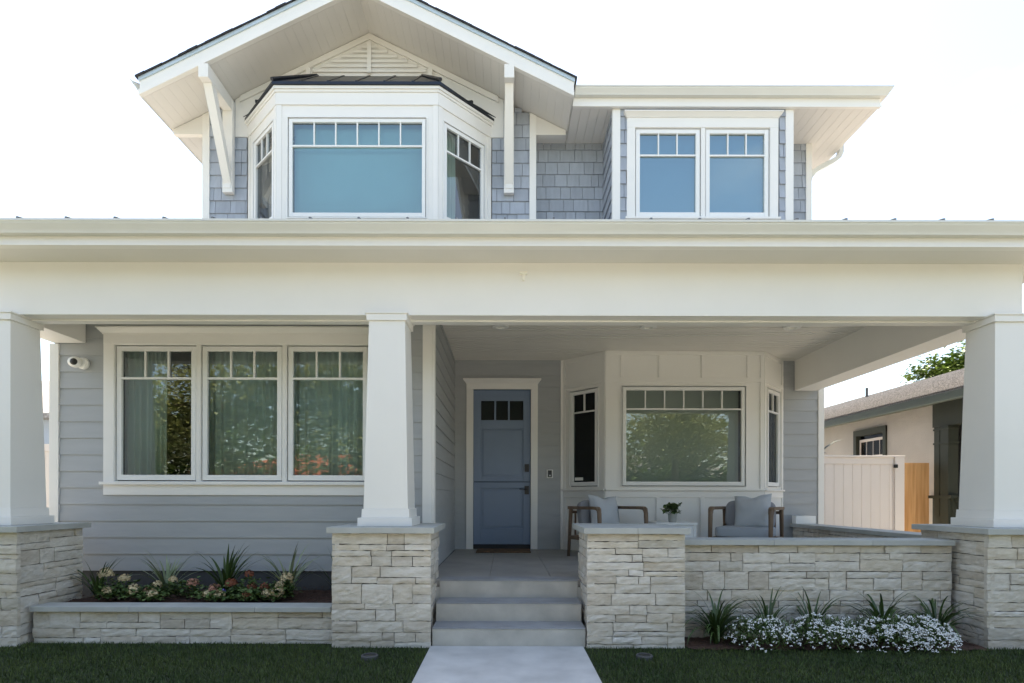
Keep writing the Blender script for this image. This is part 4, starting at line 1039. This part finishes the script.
# ------------------------------------------------------------------ right side: gate, cedar fence, neighbour
Yg = 9.2; sg = F_PX / Yg
gx0, gx1 = 4.93, (903 - 506) / sg; gzt = H_CAM + (498 - 454.8) / sg
t = empty('gate', ((gx0 + gx1) / 2, Yg, 0), 'white vertical board side gate beside the right corner of the house', 'gate'); ox = -t.location.x
jx = (893 - 506) / sg
m = MB(); x = gx0 + ox
while x < jx + ox - .03: m.box(x, min(x + .148, jx + ox - .02), -.012, .012, .06, gzt - .14); x += .151
m.build('boards', 'vinyl', t, bevel=.003)
for a, b_ in ((gzt - .139, gzt - .03), (.02, .059)): MB().box(gx0 + ox, jx + ox - .02, -.03, .03, a, b_).build('rail', 'vinyl', t, bevel=.004)
MB().box(gx0 + ox - .02, gx1 + ox, -.055, .055, gzt - .0295, gzt).build('top_cap', 'vinyl', t, bevel=.004)
MB().box(jx + ox, gx1 + ox - .01, -.05, .05, 0, gzt - .03).build('post', 'vinyl', t, bevel=.004)
MB().box(jx + ox - .018, jx + ox - .004, -.02, .02, 0, gzt - .03).build('stop', 'vinyl', t)
MB().box(jx + ox - .03, jx + ox + .03, -.075, -.0505, 1.29 + (498 - 466.5) / sg - .012, 1.29 + (498 - 464.5) / sg + .012).build('latch', 'black', t, bevel=.003)
t = empty('wooden_fence', (7.15, 9.75, 0), 'short run of new orange cedar fence boards between the white gate and the stucco house', 'fence')
for k in range(2): MB().box(-.22 + k * .215, -.22 + k * .215 + .213, -.012, .012, .03, 1.29 + (498 - 462) / (F_PX / 9.75)).build('board', 'cedar', t, bevel=.003)
for a in (1.5, .4): MB().box(-.22, .21, .0125, .05, a, a + .09).build('rail', 'cedar', t)
o = MB().box(5.2, 7.35, 8.98, 9.08, 0, .62).build('garden_wall', 'stucco', bevel=.01); tag(o, 'low pinkish block wall at the foot of the white gate', 'wall')

nh = empty('neighbour_house', (9, 13, 0), 'single storey cream stucco house with tan shingle roof and dark green trim on the right', 'house')
def npart(name, mb, mat, parent=nh, **k):
    mb.v = [(v[0] - 9, v[1] - 13, v[2]) for v in mb.v]; return mb.build(name, mat, parent, **k)
XW = 7.4; NF = Fr(XW, 22, 0, -1)         # u = 22 - y, normal -x
def yx(px_, X=XW): return F_PX * X / (px_ - 506)
def zy(py_, Y): return H_CAM + (498 - py_) * Y / F_PX
wy0, wy1 = yx(887), yx(854.5); wzb, wzt = 1.75, 2.72
py0 = 22 - yx(934)                        # where the green entry porch starts
m = MB(); wallcore(m, NF, 0, py0, 0, 2.95, [(22 - wy1, 22 - wy0, wzb, wzt)], t=.15, d=0); m.box(XW + .0, 14, 22, 22.1, 0, 2.95); npart('wall', m, 'stucco')
m = MB(); a, b = 22 - wy1, 22 - wy0
m.fbox(NF, a - .0, a + .09, wzb, wzt, -.1, .03).fbox(NF, b - .09, b, wzb, wzt, -.1, .03).fbox(NF, a, b, wzt - .12, wzt, -.1, .031).fbox(NF, a, b, wzb, wzb + .06, -.1, .031)
nw = npart('window', m, 'olive')
m = MB(); c, e = a + .12, b - .09
m.fbox(NF, c, c + .03, wzb + .06, wzt - .2, -.045, -.03).fbox(NF, e - .03, e, wzb + .06, wzt - .2, -.06, -.03).fbox(NF, c, e, wzt - .25, wzt - .2, -.06, -.029).fbox(NF, c + .05, e - .05, wzb + .40, wzb + .425, -.055, -.04)
for k in (1, 2, 3): m.fbox(NF, c + (e - c) * k / 4 - .005, c + (e - c) * k / 4 + .005, wzb + .06, wzt - .25, -.052, -.048)
npart('sash', m, 'vinyl', nw); m = MB().fbox(NF, a, b, wzb, wzt, -.066, -.062); npart('pane', m, 'glass_dark', nw)
npart('room', MB().box(XW + .6, XW + .7, 9.5, 14, 0, 2.9), 'room', nw)
ey0 = 6.2
# dark green entry porch
m = MB(); yA_ = yx(934)
u = 22 - yA_
m.fbox(NF, u, u + 2.6, 2.52, 2.94, -.18, .03); npart('porch_beam', m, 'olive')
for k in range(2):
    y0_ = yx((936, 944)[k]); uu_ = 22 - y0_
    m = MB().fbox(NF, uu_ - .02, uu_ + (.10 if k == 0 else .15), 1.0 if k == 0 else 0, 2.519, -.12, .02 + .03 * k)
    for zc_ in (2.46, 2.22): m.fbox(NF, uu_ - .035, uu_ + (.12 if k == 0 else .17), zc_, zc_ + .03, -.12, .03 + .035 * k)
    npart('porch_post', m, 'olive')
m = MB().fbox(NF, u - .03, u + .4, 0, 1.30, -.14, .002).fbox(NF, u - .06, u + .45, 1.30, 1.35, -.14, .06); npart('porch_panel', m, 'olive')
m = MB().fbox(NF, u + .4, u + 2.4, 1.24, 1.32, -.1, -.04).fbox(NF, u + .4, u + 2.4, .25, .33, -.1, -.04)
for k in range(4):
    a0 = u + .42 + k * .45
    for s_ in (0, 1):
        P = NF.p; q0, q1 = (a0, a0 + .4) if s_ == 0 else (a0 + .4, a0); m.tube([P(q0, .33, -.07), P(q1, 1.24, -.07)], .018, 4)
npart('railing', m, 'olive')
m = MB().box(XW + .9, XW + 1.0, ey0, 12.5, 0, 2.95); npart('recessed_wall', m, 'stucco')
m = MB(); yd = yx(966, XW + .2)
m.fbox(Fr(XW + .45, 22, 0, -1), 22 - 9.15, 22 - 8.2, .1, 2.5, -.05, 0)
nd = npart('door', m, 'vinyl')
# roof
XE, ZE = 7.0, 3.02; XR, ZR = 10.5, 4.28; y0_, y1_ = 5.6, 22.4
m = MB().hexa([(XE, y0_, ZE - .03), (XR, y0_, ZR - .03), (XR, y1_, ZR - .03), (XE, y1_, ZE - .03), (XE, y0_, ZE), (XR, y0_, ZR), (XR, y1_, ZR), (XE, y1_, ZE)])
k = 0
while k < 22:                              # shingle courses
    a = k / 22; b = (k + 1) / 22; xa_, xb_ = XE - .02 + (XR - XE) * a, XE + (XR - XE) * b; za_, zb_ = ZE + (ZR - ZE) * a, ZE + (ZR - ZE) * b
    m.hexa([(xa_, y0_ - .01, za_ + .001), (xb_, y0_ - .01, zb_ + .001), (xb_, y1_, zb_ + .001), (xa_, y1_, za_ + .001), (xa_, y0_ - .01, za_ + .02), (xb_, y0_ - .01, zb_ + .008), (xb_, y1_, zb_ + .008), (xa_, y1_, za_ + .02)]); k += 1
m.hexa([(XR, y0_, ZR - .03), (14, y0_, ZE - .03), (14, y1_, ZE - .03), (XR, y1_, ZR - .03), (XR, y0_, ZR), (14, y0_, ZE), (14, y1_, ZE), (XR, y1_, ZR)])
npart('roof', m, 'tanroof')
m = MB().box(XE - .01, XE + .03, y0_, y1_, ZE - .17, ZE - .031).box(XE + .031, XW + .02, y0_, y1_, ZE - .10, ZE - .07); npart('fascia', m, 'olive_lt')
m = MB(); Yv = 15.5; m.tube([(9.98, Yv, 4.0), (9.98, Yv, 4.36)], .035, 10); npart('vent_pipe', m, 'foundation')

# leafy plant behind the gate
m = MB(); r = random.Random(9)
for k in range(9):
    a = (-.3, .5, 2.9, 1.8, 4.0, 2.3, 5.2, 1.1, 3.4)[k]; l = (.55, .4, .4, .35, .4, .3, .35, .3, .3)[k]; h = (.16, .05, .0, -.1, -.1, -.2, -.1, -.05, -.15)[k]
    pts = [Vector((math.cos(a) * l * f, math.sin(a) * l * f, 1.9 + .3 * math.sin(f * 1.9) + h * f)) for f in (0, .25, .5, .75, 1)]; sd_ = Vector((-math.sin(a), math.cos(a), 0)); b = len(m.v)
    for i, p in enumerate(pts): ww = (.02, .07, .085, .06, .003)[i]; m.v += [tuple(p - sd_ * ww - Vector((0, 0, ww * .3))), tuple(p), tuple(p + sd_ * ww - Vector((0, 0, ww * .3)))]
    for i in range(4): q = b + i * 3; m.f += [(q, q + 1, q + 4, q + 3), (q + 1, q + 2, q + 5, q + 4)]
m.tube([(0, 0, 0), (.02, 0, 1.0), (0, 0, 1.92)], [.03, .025, .02], 8)
o = m.build('broadleaf_plant', 'dark_leaf', smooth=True); o.location = (5.45, 10.1, 0); tag(o, 'dark broad leaves showing above the white gate', 'plant')

# ------------------------------------------------------------------ trees
def tree(x, y, h, crown_z, rx, rz_, nleaf, mat, lab, seed, lean=0, size=.13, group=None, trunk_r=.14, clumps=26):
    r = random.Random(seed); t = empty('tree', (x, y, 0), lab, 'tree', group)
    tr_ = MB(); top = Vector((lean, 0, crown_z)); tr_.tube([(0, 0, 0), (lean * .3, .02, crown_z * .35), (lean * .75, -.02, crown_z * .75), top], [trunk_r * 1.3, trunk_r, trunk_r * .8, trunk_r * .5], 10)
    lf = MB(); cl = []
    for _ in range(clumps):
        d = Vector((r.gauss(0, 1), r.gauss(0, 1), r.gauss(0, 1))).normalized(); f = r.uniform(.35, 1.0)
        cl.append(Vector((lean + d.x * rx * f, d.y * rx * f, crown_z + d.z * rz_ * f)))
    for c in cl: tr_.tube([tuple(Vector((lean * .75, 0, crown_z * .75))), tuple((Vector((lean, 0, crown_z)) + c) / 2 - Vector((0, 0, .1))), tuple(c)], [trunk_r * .35, trunk_r * .2, .012], 5)
    tr_.build('trunk', 'bark', t, smooth=True)
    cr = rx * .36
    for _ in range(nleaf):
        c = r.choice(cl); d = Vector((r.gauss(0, 1), r.gauss(0, 1), r.gauss(0, .8))) * cr * .55; p = c + d
        a = r.uniform(0, 6.283); e = r.uniform(-.7, .6); u = Vector((math.cos(a) * math.cos(e), math.sin(a) * math.cos(e), math.sin(e))); s_ = u.cross(Vector((0, 0, 1))).normalized(); l = size * r.uniform(.6, 1.3); wv = s_ * l * .32; up = s_.cross(u) * l * .1
        lf.add([p, p + u * l * .45 + wv + up, p + u * l, p + u * l * .45 - wv + up], [(0, 1, 2, 3)])
    lf.build('crown', mat, t); return t
tree(16.0, 20, 7, 5.35, 1.2, 1.25, 9000, 'leaf3', 'bright green tree showing above the neighbour roof ridge', 40, size=.17)
tree(18.6, 21, 8, 6.5, 1.6, 1.6, 9000, 'leaf3', 'second green tree at the edge of the right column, above the tan roof', 41, size=.17)
GT = 'street trees reflected in the windows'
tree(-8.9, -3.7, 6, 4.0, 2.2, 1.9, 11000, 'leaf2', 'street tree with leaning trunk reflected in the left pane of the big window', 50, lean=.9, size=.15, group=GT, trunk_r=.2)
tree(-4.9, -3.8, 6, 4.1, 2.1, 1.8, 11000, 'leaf2', 'street tree reflected in the middle pane of the big window', 51, size=.15, group=GT)
tree(-1.2, -4.0, 6, 4.1, 1.9, 1.8, 7000, 'leaf', 'street tree nearest the path reflected in the right pane of the big window', 52, size=.17, group=GT)
tree(6.0, -3.8, 6, 3.8, 2.1, 1.7, 11000, 'leaf2', 'street tree reflected in the lower bay window', 53, size=.15, group=GT)
tree(14.5, -6.0, 6, 3.9, 2.2, 1.7, 3600, 'leaf', 'street tree far to the right of the path on the road side', 54, size=.17, group=GT)

r_ = random.Random(88)
for i in range(9):  # tree row added as a dark backdrop for the window reflections
    tree(-26 + i * 6.2 + r_.uniform(-1, 1), -15.6 + r_.uniform(-.6, .6), 8, 3.6, 3.7, 3.4, 3600, 'leaf', ('%s dark leafy tree from the left in the backdrop row added across the road' % ('first', 'second', 'third', 'fourth', 'fifth', 'sixth', 'seventh', 'eighth', 'ninth')[i]), 300 + i, size=.42, group='dark trees added across the road as a backdrop for window reflections', trunk_r=.22, clumps=34)
# house across the road and left neighbours
def simple_house(x0, x1, y0, y1, hz, rz_, wmat, rmat, lab, facing):
    cx, cy = (x0 + x1) / 2, (y0 + y1) / 2; t = empty('neighbour_house', (cx, cy, 0), lab, 'house'); W, D = (x1 - x0) / 2, (y1 - y0) / 2
    MB().box(-W, W, -D, D, 0, hz).build('wall', wmat, t)
    e = .5; MB().add([(-W - e, -D - e, hz), (W + e, -D - e, hz), (W + e, D + e, hz), (-W - e, D + e, hz), (-W * .4, 0, rz_), (W * .4, 0, rz_), (-W - e, -D - e, hz - .15), (W + e, -D - e, hz - .15), (W + e, D + e, hz - .15), (-W - e, D + e, hz - .15)],
        [(0, 1, 5, 4), (1, 2, 5), (2, 3, 4, 5), (3, 0, 4), (0, 6, 7, 1), (1, 7, 8, 2), (2, 8, 9, 3), (3, 9, 6, 0), (6, 9, 8, 7)]).build('roof', rmat, t)
    yy = D if facing > 0 else -D
    for k in (-.55, .5):
        w_ = MB().box(W * k - .7, W * k + .7, min(yy, yy + .05 * facing), max(yy, yy + .05 * facing), 1.0, 2.2).build('window', 'sash', t)
        MB().box(W * k - .6, W * k + .6, min(yy + .051 * facing, yy + .056 * facing), max(yy + .051 * facing, yy + .056 * facing), 1.1, 2.1).build('pane', 'glass_dark', w_)
    MB().box(-.5, .5, min(yy, yy + .06 * facing), max(yy, yy + .06 * facing), 0, 2.1).build('door', 'olive', t)
simple_house(-17, -2.5, -26, -18, 2.4, 3.9, 'bluewall', 'redtile', 'pale blue house with orange tiled roof across the road', 1)
simple_house(3, 15, -27, -19, 2.6, 4.3, 'stucco', 'tanroof', 'cream house with tan roof across the road', 1)
simple_house(-24, -12.5, 17.5, 27, 3.85, 5.9, 'bluewall', 'tanroof', 'blue grey house with tan roof glimpsed behind the left column', -1)
t = empty('fence', (-6.2, 7.0, 0), 'white vertical board fence glimpsed between the left column and the corner of the house', 'fence')
m = MB()
for k in range(18): m.box(-1.35 + k * .15, -1.35 + k * .15 + .147, -.012, .012, .05, 1.86)
m.build('boards', 'vinyl', t, bevel=.002); MB().box(-1.35, 1.33, -.03, .03, 1.861, 1.95).build('top_rail', 'vinyl', t); MB().box(-1.35, 1.33, -.03, -.0125, .2, .3).build('rail', 'vinyl', t)
t = empty('utility_pole', (-21.5, 27.5, 0), 'wooden utility pole with cross arm glimpsed behind the left column', 'pole')
MB().tube([(0, 0, 0), (0, 0, 6.9)], [.14, .11], 10).build('pole', 'bark', t)
for a, b_ in ((6.3, 1.2), (5.7, .9)): MB().box(-b_, b_, -.06, .06, a, a + .12).build('cross_arm', 'bark', t)
# red flowering hedge across the road (its blooms show in the window reflections)
m = MB(); r = random.Random(77)
for _ in range(2600):
    p = Vector((r.uniform(-3.6, 3.6), r.gauss(0, .35), abs(r.gauss(1.3, .5))))
    a = r.uniform(0, 6.28); l = .12; u = Vector((math.cos(a), math.sin(a), r.uniform(-.4, .6))) * l; s_ = Vector((-math.sin(a), math.cos(a), .2)) * l * .4
    m.add([p, p + u * .5 + s_, p + u, p + u * .5 - s_], [(0, 1, 2, 3)])
t = empty('hedge', (-9.5, -11.5, 0), 'tall flowering hedge with orange red blooms on the far side of the road', 'hedge')
m.build('foliage', 'leaf', t)
m = MB()
for _ in range(1500):
    p = Vector((r.uniform(-3.6, 3.6), r.gauss(.3, .3), abs(r.gauss(1.9, .3)))); flower_head(m, p, .07, 4, r)
m.build('blossom', 'redtile', t)
